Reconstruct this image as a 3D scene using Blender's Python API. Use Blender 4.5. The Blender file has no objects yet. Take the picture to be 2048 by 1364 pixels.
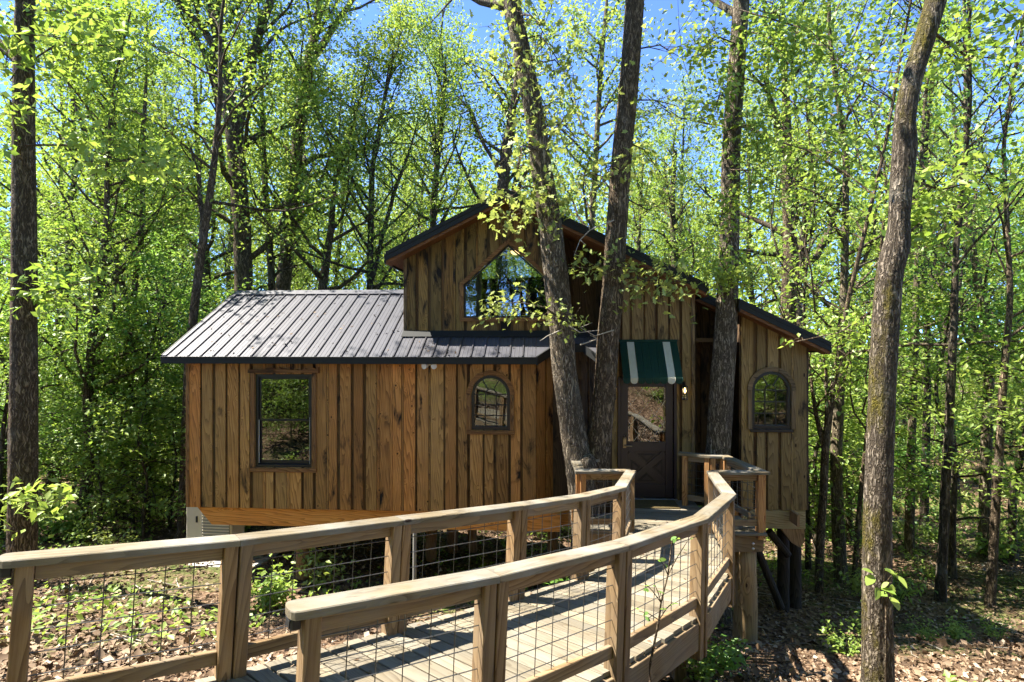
import bpy, math, random
import numpy as np
from mathutils import Vector, Matrix

# ---------------------------------------------------------------- camera, sky, sun, exposure
S = bpy.context.scene
COL = S.collection
cam_d = bpy.data.cameras.new("camera")
cam_d.sensor_width = 36.0
cam_d.lens = 20.0
cam_d.clip_start = 0.05
cam_d.clip_end = 1500.0
cam = bpy.data.objects.new("camera", cam_d)
COL.objects.link(cam)
cam.location = (0, 0, 0)
cam.rotation_euler = (math.radians(90), 0, 0)
S.camera = cam

SUN_DIR = Vector((-0.53, 0.07, 0.845)).normalized()      # towards the sun
elev = math.asin(SUN_DIR.z)
world = bpy.data.worlds.new("World")
S.world = world
world.use_nodes = True
wn = world.node_tree.nodes
wl = world.node_tree.links
wn.clear()
w_out = wn.new("ShaderNodeOutputWorld")
w_bg = wn.new("ShaderNodeBackground")
w_sky = wn.new("ShaderNodeTexSky")
w_sky.sky_type = 'NISHITA'
w_sky.sun_disc = False
w_sky.sun_elevation = elev
w_sky.sun_rotation = math.atan2(SUN_DIR.x, SUN_DIR.y)
w_sky.altitude = 1800
w_sky.air_density = 0.22
w_sky.dust_density = 0.0
w_sky.ozone_density = 8.0
w_bg.inputs["Strength"].default_value = 0.15
wl.new(w_sky.outputs[0], w_bg.inputs[0])
wl.new(w_bg.outputs[0], w_out.inputs[0])

sun_d = bpy.data.lights.new("sun", 'SUN')
sun_d.energy = 2.2
sun_d.angle = math.radians(0.55)
sun_d.color = (1.0, 0.94, 0.84)
sun = bpy.data.objects.new("sun", sun_d)
COL.objects.link(sun)
sun.rotation_euler = SUN_DIR.to_track_quat('Z', 'Y').to_euler()

S.view_settings.view_transform = 'Standard'
S.view_settings.look = 'None'
S.view_settings.exposure = 3.35
S.view_settings.gamma = 1.0
S.view_settings.use_curve_mapping = False
S.render.engine = 'CYCLES'
S.cycles.max_bounces = 10
S.cycles.transparent_max_bounces = 12
S.cycles.diffuse_bounces = 8
S.cycles.transmission_bounces = 6
S.cycles.caustics_reflective = False
S.cycles.caustics_refractive = False
S.cycles.sample_clamp_indirect = 6.0
S.cycles.sample_clamp_direct = 8.0

# ---------------------------------------------------------------- helpers
F = 1138.0            # focal length in photograph pixels
rng = np.random.default_rng(11)
random.seed(5)


def at(px, py, d):
    """point at depth d along the sight line of a photograph pixel"""
    return np.array([(px - 1024) / F * d, d, (682 - py) / F * d])


PSI = math.radians(3.6)
CP, SP = math.cos(PSI), math.sin(PSI)
OY = 9.44             # wall plane v=0 crosses the camera axis here
ZB = 2.86             # underside of the siding is z = -ZB


def on(px, py, v):
    """house coordinates (u, v, z) of a pixel on the house plane v"""
    a = (px - 1024) / F
    b = (682 - py) / F
    t = (v + OY * CP) / (a * SP + CP)
    return (t * a * CP - (t - OY) * SP, v, t * b)


def uw(u, v, z):
    """house -> world"""
    return np.array([u * CP + v * SP, OY - u * SP + v * CP, z])


def mk(name, verts, faces, mat=None, parent=None, smooth=False, attr=None):
    """ONE mesh object from vertex array and a list of face arrays / face tuples"""
    me = bpy.data.meshes.new(name)
    verts = np.asarray(verts, dtype=np.float32).reshape(-1, 3)
    if isinstance(faces, np.ndarray):
        faces = [faces]
    if faces and isinstance(faces[0], np.ndarray):
        tot = sum(f.shape[0] for f in faces)
        loops = np.concatenate([f.reshape(-1) for f in faces]).astype(np.int32)
        lens = np.concatenate([np.full(f.shape[0], f.shape[1], np.int32) for f in faces])
        starts = np.concatenate([[0], np.cumsum(lens)[:-1]]).astype(np.int32)
        me.vertices.add(len(verts))
        me.vertices.foreach_set("co", verts.reshape(-1))
        me.loops.add(len(loops))
        me.loops.foreach_set("vertex_index", loops)
        me.polygons.add(tot)
        me.polygons.foreach_set("loop_start", starts)
        if smooth:
            me.polygons.foreach_set("use_smooth", np.ones(tot, dtype=bool))
        if attr is not None:
            a = me.attributes.new("tint", 'FLOAT', 'FACE')
            a.data.foreach_set("value", np.asarray(attr, np.float32))
        me.update(calc_edges=True)
    else:
        me.from_pydata([tuple(map(float, v)) for v in verts], [], [tuple(int(i) for i in f) for f in faces])
        if smooth:
            for p in me.polygons:
                p.use_smooth = True
        me.update()
    if mat:
        me.materials.append(mat)
    o = bpy.data.objects.new(name, me)
    COL.objects.link(o)
    if parent is not None:
        o.parent = parent
    return o


def tag(o, label=None, cat=None, group=None, kind=None):
    if label:
        o["label"] = label
    if cat:
        o["category"] = cat
    if group:
        o["group"] = group
    if kind:
        o["kind"] = kind
    return o


def empty(name, loc=(0, 0, 0), rz=0.0):
    o = bpy.data.objects.new(name, None)
    o.empty_display_size = 0.2
    COL.objects.link(o)
    o.location = [float(c) for c in loc]
    o.rotation_euler = (0, 0, rz)
    return o


def copy_tree(o, parent=None):
    c = o.copy()
    COL.objects.link(c)
    if parent is not None:
        c.parent = parent
    for ch in list(o.children):
        copy_tree(ch, c)
    return c


class MB:
    """collects simple shapes into one mesh"""
    def __init__(self):
        self.v = []
        self.f = []

    def add(self, verts, faces):
        n = len(self.v)
        self.v += [tuple(map(float, p)) for p in verts]
        self.f += [tuple(i + n for i in f) for f in faces]
        return self

    def box(self, lo, hi, c=0.004):
        """box with chamfered edges"""
        lo = np.array(lo, float)
        hi = np.array(hi, float)
        c = min(c, 0.3 * float(min(hi - lo)))
        if c <= 0.0005:
            x0, y0, z0 = lo
            x1, y1, z1 = hi
            return self.add([(x0, y0, z0), (x1, y0, z0), (x1, y1, z0), (x0, y1, z0), (x0, y0, z1), (x1, y0, z1), (x1, y1, z1), (x0, y1, z1)],
                            [(3, 2, 1, 0), (4, 5, 6, 7), (0, 1, 5, 4), (1, 2, 6, 5), (2, 3, 7, 6), (3, 0, 4, 7)])
        V = []
        idx = {}
        for sx in (0, 1):
            for sy in (0, 1):
                for sz in (0, 1):
                    for ax in range(3):
                        p = [lo[0] if sx == 0 else hi[0], lo[1] if sy == 0 else hi[1], lo[2] if sz == 0 else hi[2]]
                        s = (sx, sy, sz)
                        for k in range(3):
                            if k != ax:
                                p[k] += c if s[k] == 0 else -c
                        idx[(sx, sy, sz, ax)] = len(V)
                        V.append(p)
        Fc = []
        for ax in range(3):
            a, b = [k for k in range(3) if k != ax]
            for s in (0, 1):
                ring = []
                for (sa, sb) in ((0, 0), (1, 0), (1, 1), (0, 1)):
                    t = [0, 0, 0]
                    t[ax] = s
                    t[a] = sa
                    t[b] = sb
                    ring.append(idx[(t[0], t[1], t[2], ax)])
                flip = (s == 0) != (ax == 1)
                Fc.append(ring[::-1] if flip else ring)
        for ax in range(3):
            a, b = [k for k in range(3) if k != ax]
            for (sa, sb) in ((0, 0), (1, 0), (1, 1), (0, 1)):
                t0 = [0, 0, 0]
                t0[a] = sa
                t0[b] = sb
                t1 = list(t0)
                t1[ax] = 1
                Fc.append([idx[(*t0, a)], idx[(*t1, a)], idx[(*t1, b)], idx[(*t0, b)]])
        for sx in (0, 1):
            for sy in (0, 1):
                for sz in (0, 1):
                    Fc.append([idx[(sx, sy, sz, k)] for k in range(3)])
        return self.add(V, Fc)

    def hexa(self, P):
        """8 points: bottom ring 0-3, top ring 4-7"""
        return self.add(P, [(3, 2, 1, 0), (4, 5, 6, 7), (0, 1, 5, 4), (1, 2, 6, 5), (2, 3, 7, 6), (3, 0, 4, 7)])

    def prism(self, poly, y0, y1):
        """polygon [(x, z)] pushed from y0 to y1"""
        n = len(poly)
        V = [(p[0], y0, p[1]) for p in poly] + [(p[0], y1, p[1]) for p in poly]
        Fc = [tuple(range(n)), tuple(range(2 * n - 1, n - 1, -1))]
        for i in range(n):
            j = (i + 1) % n
            Fc.append((i, i + n, j + n, j))
        return self.add(V, Fc)

    def ring(self, outer, inner, y0, y1):
        """band between two open outlines of equal length, with thickness"""
        n = len(outer)
        V = [(p[0], y0, p[1]) for p in outer] + [(p[0], y0, p[1]) for p in inner] + [(p[0], y1, p[1]) for p in outer] + [(p[0], y1, p[1]) for p in inner]
        Fc = []
        for i in range(n - 1):
            j = i + 1
            Fc += [(i, j, n + j, n + i), (2 * n + i, 3 * n + i, 3 * n + j, 2 * n + j), (i, 2 * n + i, 2 * n + j, j), (n + i, n + j, 3 * n + j, 3 * n + i)]
        Fc += [(0, n, 3 * n, 2 * n), (n - 1, 3 * n - 1, 4 * n - 1, 2 * n - 1)]
        return self.add(V, Fc)

    def tube(self, pts, rad, k=8, cap=True):
        v, f = tube_arrays(np.array(pts, float), np.broadcast_to(np.array(rad, float), (len(pts),)), k)
        n = len(self.v)
        self.v += [tuple(p) for p in v]
        self.f += [tuple(int(i) + n for i in q) for q in f]
        if cap:
            self.f.append(tuple(range(n + k - 1, n - 1, -1)))
            self.f.append(tuple(range(n + len(v) - k, n + len(v))))
        return self

    def lathe(self, prof, c, k=14):
        """profile [(r, z)] turned round a vertical axis at c"""
        n = len(self.v)
        m = len(prof)
        for (r, z) in prof:
            for i in range(k):
                a = 2 * math.pi * i / k
                self.v.append((c[0] + r * math.cos(a), c[1] + r * math.sin(a), c[2] + z))
        for j in range(m - 1):
            for i in range(k):
                i2 = (i + 1) % k
                self.f.append((n + j * k + i, n + j * k + i2, n + (j + 1) * k + i2, n + (j + 1) * k + i))
        self.f.append(tuple(n + i for i in range(k - 1, -1, -1)))
        self.f.append(tuple(n + (m - 1) * k + i for i in range(k)))
        return self

    def build(self, name, mat, parent=None, smooth=False):
        return mk(name, self.v, self.f, mat, parent, smooth)


def tube_arrays(P, R, k):
    """verts, quads of a tapered tube along P"""
    n = len(P)
    T = np.gradient(P, axis=0)
    T /= np.linalg.norm(T, axis=1, keepdims=True) + 1e-9
    ref = np.array([1.0, 0.13, 0.07]) if abs(T[:, 0]).mean() < 0.7 else np.array([0.1, 1.0, 0.05])
    A = np.cross(T, ref)
    A /= np.linalg.norm(A, axis=1, keepdims=True) + 1e-9
    B = np.cross(T, A)
    th = np.arange(k) * 2 * math.pi / k
    V = P[:, None, :] + R[:, None, None] * (A[:, None, :] * np.cos(th)[None, :, None] + B[:, None, :] * np.sin(th)[None, :, None])
    i = np.arange(n - 1)[:, None] * k
    j = np.arange(k)[None, :]
    j2 = (j + 1) % k
    Q = np.stack([i + j, i + j2, i + k + j2, i + k + j], axis=-1).reshape(-1, 4)
    return V.reshape(-1, 3), Q


def frame_matrix(p0, p1, up=(0, 0, 1)):
    """matrix whose x runs p0->p1 and z as near up as possible"""
    p0 = Vector([float(c) for c in p0])
    x = (Vector([float(c) for c in p1]) - p0)
    L = x.length
    x.normalize()
    up = Vector(up)
    y = up.cross(x).normalized()
    z = x.cross(y)
    M = Matrix((x, y, z)).transposed().to_4x4()
    M.translation = p0
    return M, L


def beam(name, p0, p1, w, h, mat, parent=None, up=(0, 0, 1), c=0.004, off=(0, 0)):
    """bar from p0 to p1, w across, h along up; local x is its long axis"""
    M, L = frame_matrix(p0, p1, up)
    m = MB().box((0, -w / 2 + off[0], -h / 2 + off[1]), (L, w / 2 + off[0], h / 2 + off[1]), c)
    o = m.build(name, mat, parent)
    o.matrix_basis = M
    return o

# ---------------------------------------------------------------- materials


def new_mat(name):
    m = bpy.data.materials.new(name)
    m.use_nodes = True
    nt = m.node_tree
    nt.nodes.clear()
    out = nt.nodes.new("ShaderNodeOutputMaterial")
    return m, nt, out


class NT:
    def __init__(self, nt):
        self.nt = nt

    def n(self, t, **kw):
        x = self.nt.nodes.new(t)
        for k, v in kw.items():
            setattr(x, k, v)
        return x

    def l(self, a, b):
        self.nt.links.new(a, b)

    def math(self, op, a, b=None, c=None, clamp=False):
        x = self.n("ShaderNodeMath", operation=op, use_clamp=clamp)
        for i, s in enumerate((a, b, c)):
            if s is None:
                continue
            if isinstance(s, (int, float)):
                x.inputs[i].default_value = s
            else:
                self.l(s, x.inputs[i])
        return x.outputs[0]

    def mix(self, fac, a, b, mode='MIX'):
        x = self.n("ShaderNodeMix", data_type='RGBA', blend_type=mode)
        for sock, s in ((x.inputs[0], fac), (x.inputs[6], a), (x.inputs[7], b)):
            if isinstance(s, (int, float)):
                sock.default_value = s
            elif isinstance(s, tuple):
                sock.default_value = (*s, 1.0) if len(s) == 3 else s
            else:
                self.l(s, sock)
        return x.outputs[2]

    def noise(self, vec, scale, detail=2.0, rough=0.55, dist=0.0):
        x = self.n("ShaderNodeTexNoise")
        x.inputs["Scale"].default_value = scale
        x.inputs["Detail"].default_value = detail
        x.inputs["Roughness"].default_value = rough
        x.inputs["Distortion"].default_value = dist
        if vec is not None:
            self.l(vec, x.inputs["Vector"])
        return x.outputs[0]

    def ramp(self, fac, stops):
        x = self.n("ShaderNodeValToRGB")
        e = x.color_ramp.elements
        while len(e) < len(stops):
            e.new(0.5)
        for el, (p, c) in zip(e, stops):
            el.position = p
            el.color = (*c, 1.0) if len(c) == 3 else c
        self.l(fac, x.inputs[0])
        return x.outputs[0]

    def scale(self, vec, s):
        x = self.n("ShaderNodeVectorMath", operation='MULTIPLY')
        self.l(vec, x.inputs[0])
        x.inputs[1].default_value = s
        return x.outputs[0]

    def coords(self, vary=True):
        tc = self.n("ShaderNodeTexCoord")
        if not vary:
            return tc.outputs["Object"], None
        oi = self.n("ShaderNodeObjectInfo")
        x = self.n("ShaderNodeVectorMath", operation='MULTIPLY_ADD')
        cmb = self.n("ShaderNodeCombineXYZ")
        for i in range(3):
            self.l(oi.outputs["Random"], cmb.inputs[i])
        self.l(cmb.outputs[0], x.inputs[0])
        x.inputs[1].default_value = (37.0, 71.0, 53.0)
        self.l(tc.outputs["Object"], x.inputs[2])
        return x.outputs[0], oi.outputs["Random"]

    def bsdf(self, out, color, rough=0.7, metal=0.0, spec=0.4, normal=None):
        b = self.n("ShaderNodeBsdfPrincipled")
        if isinstance(color, tuple):
            b.inputs["Base Color"].default_value = (*color, 1.0)
        else:
            self.l(color, b.inputs["Base Color"])
        if isinstance(rough, (int, float)):
            b.inputs["Roughness"].default_value = rough
        else:
            self.l(rough, b.inputs["Roughness"])
        b.inputs["Metallic"].default_value = metal
        b.inputs["Specular IOR Level"].default_value = spec
        if normal is not None:
            self.l(normal, b.inputs["Normal"])
        self.l(b.outputs[0], out.inputs["Surface"])
        return b

    def bump(self, h, strength=0.4, dist=0.01):
        x = self.n("ShaderNodeBump")
        x.inputs["Strength"].default_value = strength
        x.inputs["Distance"].default_value = dist
        self.l(h, x.inputs["Height"])
        return x.outputs[0]


def wood(name, dark, mid, light, axis='z', grey=None, knots=1.0, stain=0.0, rough=0.72, vary=0.35, grain=11.0, silver=0.0, hue=None, kscale=4.6, kr=0.085, kst=0.42):
    m, nt, out = new_mat(name)
    g = NT(nt)
    co, rnd = g.coords()
    st = {'z': (1, 1, 0.10), 'x': (0.10, 1, 1), 'y': (1, 0.10, 1)}[axis]
    fn = {'z': (1, 1, 0.025), 'x': (0.025, 1, 1), 'y': (1, 0.025, 1)}[axis]
    kn = {'z': (1, 1, kst), 'x': (kst, 1, 1), 'y': (1, kst, 1)}[axis]
    v1 = g.scale(co, st)
    # knots bend the grain round them
    vor = g.n("ShaderNodeTexVoronoi", feature='F1')
    vor.inputs["Scale"].default_value = kscale
    g.l(g.scale(co, kn), vor.inputs["Vector"])
    kd = vor.outputs["Distance"]
    sc = g.n("ShaderNodeSeparateColor")
    g.l(vor.outputs["Color"], sc.inputs[0])
    kpick = g.math('GREATER_THAN', sc.outputs[0], 0.45)
    kmask = g.math('MULTIPLY', kpick, g.math('SUBTRACT', 1.0, g.math('DIVIDE', kd, kr), clamp=True), clamp=True)
    kwide = g.math('MULTIPLY', kpick, g.math('SUBTRACT', 1.0, g.math('DIVIDE', kd, 0.30), clamp=True), clamp=True)
    n_big = g.noise(v1, 5.0, 2.0)
    sx = g.n("ShaderNodeSeparateXYZ")
    g.l(v1, sx.inputs[0])
    lin = g.math('ADD', g.math('ADD', sx.outputs[0], sx.outputs[1]), sx.outputs[2])
    ph = g.math('ADD', g.math('MULTIPLY', lin, grain * 2.2), g.math('ADD', g.math('MULTIPLY', n_big, 9.0), g.math('MULTIPLY', kwide, 2.2)))
    band = g.math('FRACT', ph)
    band = g.math('POWER', band, 2.0)
    fine = g.noise(g.scale(co, fn), 150.0, 3.0, 0.7)
    blot = g.noise(g.scale(co, kn), 3.0, 3.0)
    f = g.math('ADD', g.math('MULTIPLY', band, 0.42), g.math('ADD', g.math('MULTIPLY', fine, 0.62), g.math('MULTIPLY', g.math('SUBTRACT', blot, 0.5), 0.55)))
    col = g.ramp(f, [(0.16, light), (0.46, mid), (0.82, dark)])
    if grey is not None:
        r2 = g.math('FRACT', g.math('MULTIPLY', rnd, 17.31))
        gm = g.math('MULTIPLY', g.math('ADD', g.math('MULTIPLY', r2, 0.6), g.math('SUBTRACT', blot, 0.50)), 1.0, clamp=True)
        col = g.mix(gm, col, g.mix(0.6, col, grey))
    if hue is not None:
        r3 = g.math('FRACT', g.math('MULTIPLY', rnd, 91.7))
        hb = g.noise(g.scale(co, kn), 1.6, 2.0)
        col = g.mix(g.math('MULTIPLY', g.math('SUBTRACT', g.math('ADD', r3, g.math('MULTIPLY', hb, 0.5)), 0.72, clamp=True), 1.5, clamp=True), col, g.mix(0.75, col, hue, 'MULTIPLY'))
    if silver > 0:
        wz = g.noise(co, 2.3, 4.0, 0.6)
        col = g.mix(g.math('MULTIPLY', g.math('SUBTRACT', wz, 0.42, clamp=True), silver * 4.0, clamp=True), col, (0.21, 0.20, 0.17))
    if stain > 0:
        sn = g.noise(g.scale(co, {'z': (1, 1, 0.3), 'x': (0.3, 1, 1), 'y': (1, 0.3, 1)}[axis]), 4.2, 5.0, 0.62, 0.5)
        col = g.mix(g.math('MULTIPLY', g.math('SUBTRACT', sn, 0.60 - 0.05 * stain, clamp=True), 9.0, clamp=True), col, (0.012, 0.009, 0.007))
    val = g.math('ADD', g.math('MULTIPLY', g.math('SUBTRACT', rnd, 0.5), vary * 2), 1.0)
    hs = g.n("ShaderNodeHueSaturation")
    g.l(col, hs.inputs["Color"])
    g.l(val, hs.inputs["Value"])
    col = hs.outputs[0]
    if knots > 0:
        col = g.mix(g.math('MULTIPLY', g.math('MULTIPLY', kmask, 2.2, clamp=True), knots), col, (dark[0] * 0.35, dark[1] * 0.3, dark[2] * 0.3))
    nb = g.bump(g.math('ADD', g.math('MULTIPLY', band, -0.5), g.math('MULTIPLY', fine, -0.9)), 0.45, 0.006)
    g.bsdf(out, col, rough, 0, 0.25, nb)
    return m


def bark(name, dark, light, moss=0.0, scale=16.0, lichen=0.25, depth=0.035):
    m, nt, out = new_mat(name)
    g = NT(nt)
    co, rnd = g.coords()
    warp = g.noise(co, 6.0, 2.0)
    wv = g.n("ShaderNodeVectorMath", operation='MULTIPLY_ADD')
    cm = g.n("ShaderNodeCombineXYZ")
    for i in range(2):
        g.l(warp, cm.inputs[i])
    g.l(cm.outputs[0], wv.inputs[0])
    wv.inputs[1].default_value = (0.10, 0.10, 0.0)
    g.l(co, wv.inputs[2])
    vor = g.n("ShaderNodeTexVoronoi", feature='DISTANCE_TO_EDGE')
    vor.inputs["Scale"].default_value = scale
    g.l(g.scale(wv.outputs[0], (1, 1, 0.17)), vor.inputs["Vector"])
    fur = g.noise(g.scale(wv.outputs[0], (1, 1, 0.13)), scale * 1.15, 3.0, 0.6, 0.35)
    e1 = g.math('MULTIPLY', g.math('ABSOLUTE', g.math('SUBTRACT', fur, 0.5)), 7.0, clamp=True)
    e = g.math('MULTIPLY', e1, g.math('MULTIPLY_ADD', vor.outputs["Distance"], 1.2, 0.62, clamp=True))
    fine = g.noise(g.scale(co, (1, 1, 0.35)), 70.0, 4.0, 0.7)
    h = g.math('ADD', g.math('MULTIPLY', e, 0.75), g.math('MULTIPLY', fine, 0.35))
    col = g.ramp(h, [(0.15, (dark[0] * .45, dark[1] * .45, dark[2] * .45)), (0.42, dark), (0.95, light)])
    big = g.noise(co, 2.2, 4.0, 0.6)
    col = g.mix(g.math('MULTIPLY', g.math('SUBTRACT', big, 0.55, clamp=True), 5.0 * lichen, clamp=True), col, (0.24, 0.24, 0.20))
    if moss > 0:
        tc = g.n("ShaderNodeTexCoord")
        sp = g.n("ShaderNodeSeparateXYZ")
        g.l(tc.outputs["Normal"], sp.inputs[0])
        side = g.math('MULTIPLY', g.math('SUBTRACT', 0.45, sp.outputs[0], clamp=True), 1.1, clamp=True)
        mn = g.noise(g.scale(co, (1, 1, 0.5)), 3.1, 6.0, 0.72)
        mm = g.math('MULTIPLY', g.math('SUBTRACT', g.math('ADD', mn, g.math('MULTIPLY', side, 0.13)), 0.635, clamp=True), 9.0 * moss, clamp=True)
        mc = g.ramp(g.noise(co, 60.0, 3.0), [(0.3, (0.035, 0.032, 0.004)), (0.7, (0.16, 0.13, 0.02))])
        col = g.mix(mm, col, mc)
        h = g.math('ADD', h, g.math('MULTIPLY', mm, g.math('MULTIPLY', g.noise(co, 90.0, 2.0), 0.7)))
    g.bsdf(out, col, 0.88, 0, 0.15, g.bump(h, 0.9, depth))
    return m


def leaf_mat(name, c0, c1, trans=0.55, gloss=0.035):
    m, nt, out = new_mat(name)
    g = NT(nt)
    at_ = g.n("ShaderNodeAttribute", attribute_name="tint")
    oi = g.n("ShaderNodeObjectInfo")
    t = g.math('ADD', at_.outputs["Fac"], g.math('MULTIPLY', g.math('SUBTRACT', oi.outputs["Random"], 0.5), 0.45), clamp=True)
    col = g.mix(t, c0, c1)
    d = g.n("ShaderNodeBsdfDiffuse")
    g.l(col, d.inputs[0])
    tr = g.n("ShaderNodeBsdfTranslucent")
    tcol = g.mix(0.35, col, g.mix(0.5, col, (0.30, 0.34, 0.0)))
    g.l(tcol, tr.inputs[0])
    mx = g.n("ShaderNodeMixShader")
    mx.inputs[0].default_value = trans
    g.l(d.outputs[0], mx.inputs[1])
    g.l(tr.outputs[0], mx.inputs[2])
    gl = g.n("ShaderNodeBsdfGlossy")
    gl.inputs["Roughness"].default_value = 0.5
    gl.inputs[0].default_value = (0.9, 0.95, 0.9, 1)
    m2 = g.n("ShaderNodeMixShader")
    m2.inputs[0].default_value = gloss
    g.l(mx.outputs[0], m2.inputs[1])
    g.l(gl.outputs[0], m2.inputs[2])
    g.l(m2.outputs[0], out.inputs["Surface"])
    return m


def plain(name, col, rough=0.5, metal=0.0, spec=0.5, mottle=0.15, scale=12.0, bump=0.0):
    m, nt, out = new_mat(name)
    g = NT(nt)
    co, _ = g.coords()
    n = g.noise(co, scale, 4.0, 0.6)
    c = g.mix(n, tuple(x * (1 - mottle) for x in col), tuple(min(1, x * (1 + mottle)) for x in col))
    g.bsdf(out, c, rough, metal, spec, g.bump(n, bump, 0.01) if bump else None)
    return m


def glass_mat(name, refl=0.35, tint=(0.75, 0.8, 0.78)):
    m, nt, out = new_mat(name)
    g = NT(nt)
    tr = g.n("ShaderNodeBsdfTransparent")
    tr.inputs[0].default_value = (*tint, 1)
    gl = g.n("ShaderNodeBsdfGlossy")
    gl.inputs["Roughness"].default_value = 0.0
    gl.inputs[0].default_value = (0.95, 0.97, 1.0, 1)
    tc = g.n("ShaderNodeTexCoord")
    n = g.noise(tc.outputs["Object"], 3.0, 1.0)
    g.l(g.bump(n, 0.06, 0.02), gl.inputs["Normal"])
    fr = g.n("ShaderNodeLayerWeight")
    fr.inputs[0].default_value = 0.5
    mx = g.n("ShaderNodeMixShader")
    g.l(g.math('ADD', g.math('MULTIPLY', fr.outputs["Fresnel"], 0.5), refl, clamp=True), mx.inputs[0])
    g.l(tr.outputs[0], mx.inputs[1])
    g.l(gl.outputs[0], mx.inputs[2])
    g.l(mx.outputs[0], out.inputs["Surface"])
    return m


def emit_mat(name, col, s):
    m, nt, out = new_mat(name)
    e = nt.nodes.new("ShaderNodeEmission")
    e.inputs[0].default_value = (*col, 1)
    e.inputs[1].default_value = s
    nt.links.new(e.outputs[0], out.inputs["Surface"])
    return m


M = {}
M['siding'] = wood("barn_board", (0.100, 0.044, 0.012), (0.335, 0.168, 0.050), (0.50, 0.280, 0.092), 'z', grey=(0.33, 0.215, 0.084), stain=0.3, vary=0.34, hue=(1.40, 0.90, 0.60), kscale=6.0, kr=0.10, kst=0.75)
M['siding_old'] = wood("weathered_board", (0.045, 0.026, 0.008), (0.175, 0.106, 0.032), (0.27, 0.172, 0.058), 'z', grey=(0.17, 0.125, 0.046), stain=1.8, vary=0.30, hue=(1.25, 0.92, 0.70), kscale=6.0, kr=0.10, kst=0.75)
M['siding_dark'] = wood("shaded_brown_board", (0.02, 0.012, 0.007), (0.07, 0.042, 0.022), (0.12, 0.075, 0.04), 'z', grey=(0.08, 0.065, 0.05), stain=1.2, vary=0.25)  # darker copy of the siding boards; shade of the recesses put into the colour
M['siding_pine'] = wood("grey_pine_board", (0.070, 0.040, 0.014), (0.235, 0.150, 0.055), (0.35, 0.245, 0.098), 'z', grey=(0.25, 0.18, 0.085), stain=0.45, vary=0.2)
M['batten'] = wood("batten_wood", (0.025, 0.011, 0.004), (0.075, 0.038, 0.014), (0.15, 0.080, 0.030), 'z', grey=(0.15, 0.11, 0.06), stain=0.8, vary=0.35, knots=0.3)
M['trim_x'] = wood("trim_wood_flat", (0.06, 0.025, 0.009), (0.19, 0.088, 0.03), (0.30, 0.155, 0.058), 'x', stain=0.2, vary=0.15)
M['trim_z'] = wood("trim_wood_upright", (0.06, 0.025, 0.009), (0.20, 0.095, 0.033), (0.31, 0.165, 0.062), 'z', stain=0.2, vary=0.15)
M['cedar'] = wood("brown_soffit_wood", (0.05, 0.020, 0.008), (0.15, 0.062, 0.022), (0.23, 0.105, 0.038), 'x', vary=0.12)
M['glulam'] = wood("orange_beam", (0.34, 0.125, 0.028), (0.66, 0.26, 0.055), (0.78, 0.37, 0.10), 'x', vary=0.06, knots=0.5)
M['pale_beam'] = wood("pale_beam", (0.17, 0.12, 0.055), (0.33, 0.25, 0.125), (0.45, 0.36, 0.20), 'x', vary=0.08)
M['rail'] = wood("treated_pine_rail", (0.070, 0.036, 0.014), (0.180, 0.108, 0.047), (0.27, 0.182, 0.090), 'x', grey=(0.26, 0.21, 0.13), vary=0.13, grain=9.0, silver=0.35)
M['cap'] = wood("weathered_rail_cap", (0.068, 0.047, 0.024), (0.155, 0.118, 0.068), (0.23, 0.183, 0.113), 'x', grey=(0.155, 0.138, 0.095), vary=0.10, grain=6.0, silver=0.9)
M['post'] = wood("treated_pine_post", (0.078, 0.038, 0.014), (0.20, 0.118, 0.052), (0.30, 0.20, 0.10), 'z', grey=(0.20, 0.155, 0.09), vary=0.14, grain=8.0, silver=0.2)
M['porch'] = wood("fresh_orange_pine", (0.16, 0.065, 0.02), (0.38, 0.19, 0.07), (0.50, 0.29, 0.12), 'z', vary=0.12)
M['plank'] = wood("deck_plank_wood", (0.105, 0.078, 0.046), (0.185, 0.150, 0.097), (0.235, 0.197, 0.135), 'x', grey=(0.18, 0.165, 0.118), vary=0.24, grain=9.0, silver=0.5, knots=0.5)
M['pole'] = wood("round_pole_wood", (0.10, 0.062, 0.028), (0.25, 0.165, 0.082), (0.36, 0.25, 0.13), 'z', grey=(0.20, 0.19, 0.10), vary=0.12, grain=5.0)
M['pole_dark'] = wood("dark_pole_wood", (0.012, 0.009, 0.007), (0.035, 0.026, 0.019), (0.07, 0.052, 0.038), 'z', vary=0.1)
M['pole_brown'] = wood("peeled_pole_wood", (0.11, 0.06, 0.026), (0.27, 0.155, 0.07), (0.36, 0.22, 0.11), 'z', vary=0.1)
M['metal_roof'] = plain("grey_roof_metal", (0.068, 0.067, 0.076), 0.45, 0.2, 0.5, 0.16, 7.0)
M['metal_rib'] = plain("dark_roof_rib", (0.075, 0.072, 0.078), 0.4, 0.55, 0.5, 0.12, 9.0)
M['fascia'] = plain("charcoal_fascia", (0.017, 0.018, 0.017), 0.6, 0.0, 0.25, 0.12, 6.0)
M['black'] = plain("black_window_frame", (0.010, 0.010, 0.012), 0.38, 0.0, 0.5, 0.1, 8.0)
M['door'] = plain("aubergine_door_paint", (0.026, 0.018, 0.024), 0.36, 0.0, 0.5, 0.15, 8.0)
M['door_line'] = plain("door_groove_paint", (0.007, 0.005, 0.007), 0.5, 0.0, 0.5, 0.1, 8.0)
M['glass'] = glass_mat("window_glass", 0.09, (0.5, 0.55, 0.5))
M['glass_big'] = glass_mat("gable_glass", 0.10, (0.6, 0.65, 0.6))
M['glass_door'] = glass_mat("door_glass", 0.12, (0.6, 0.6, 0.58))
M['lead'] = plain("leaded_strip", (0.55, 0.53, 0.45), 0.35, 0.7, 0.5, 0.1)
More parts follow.
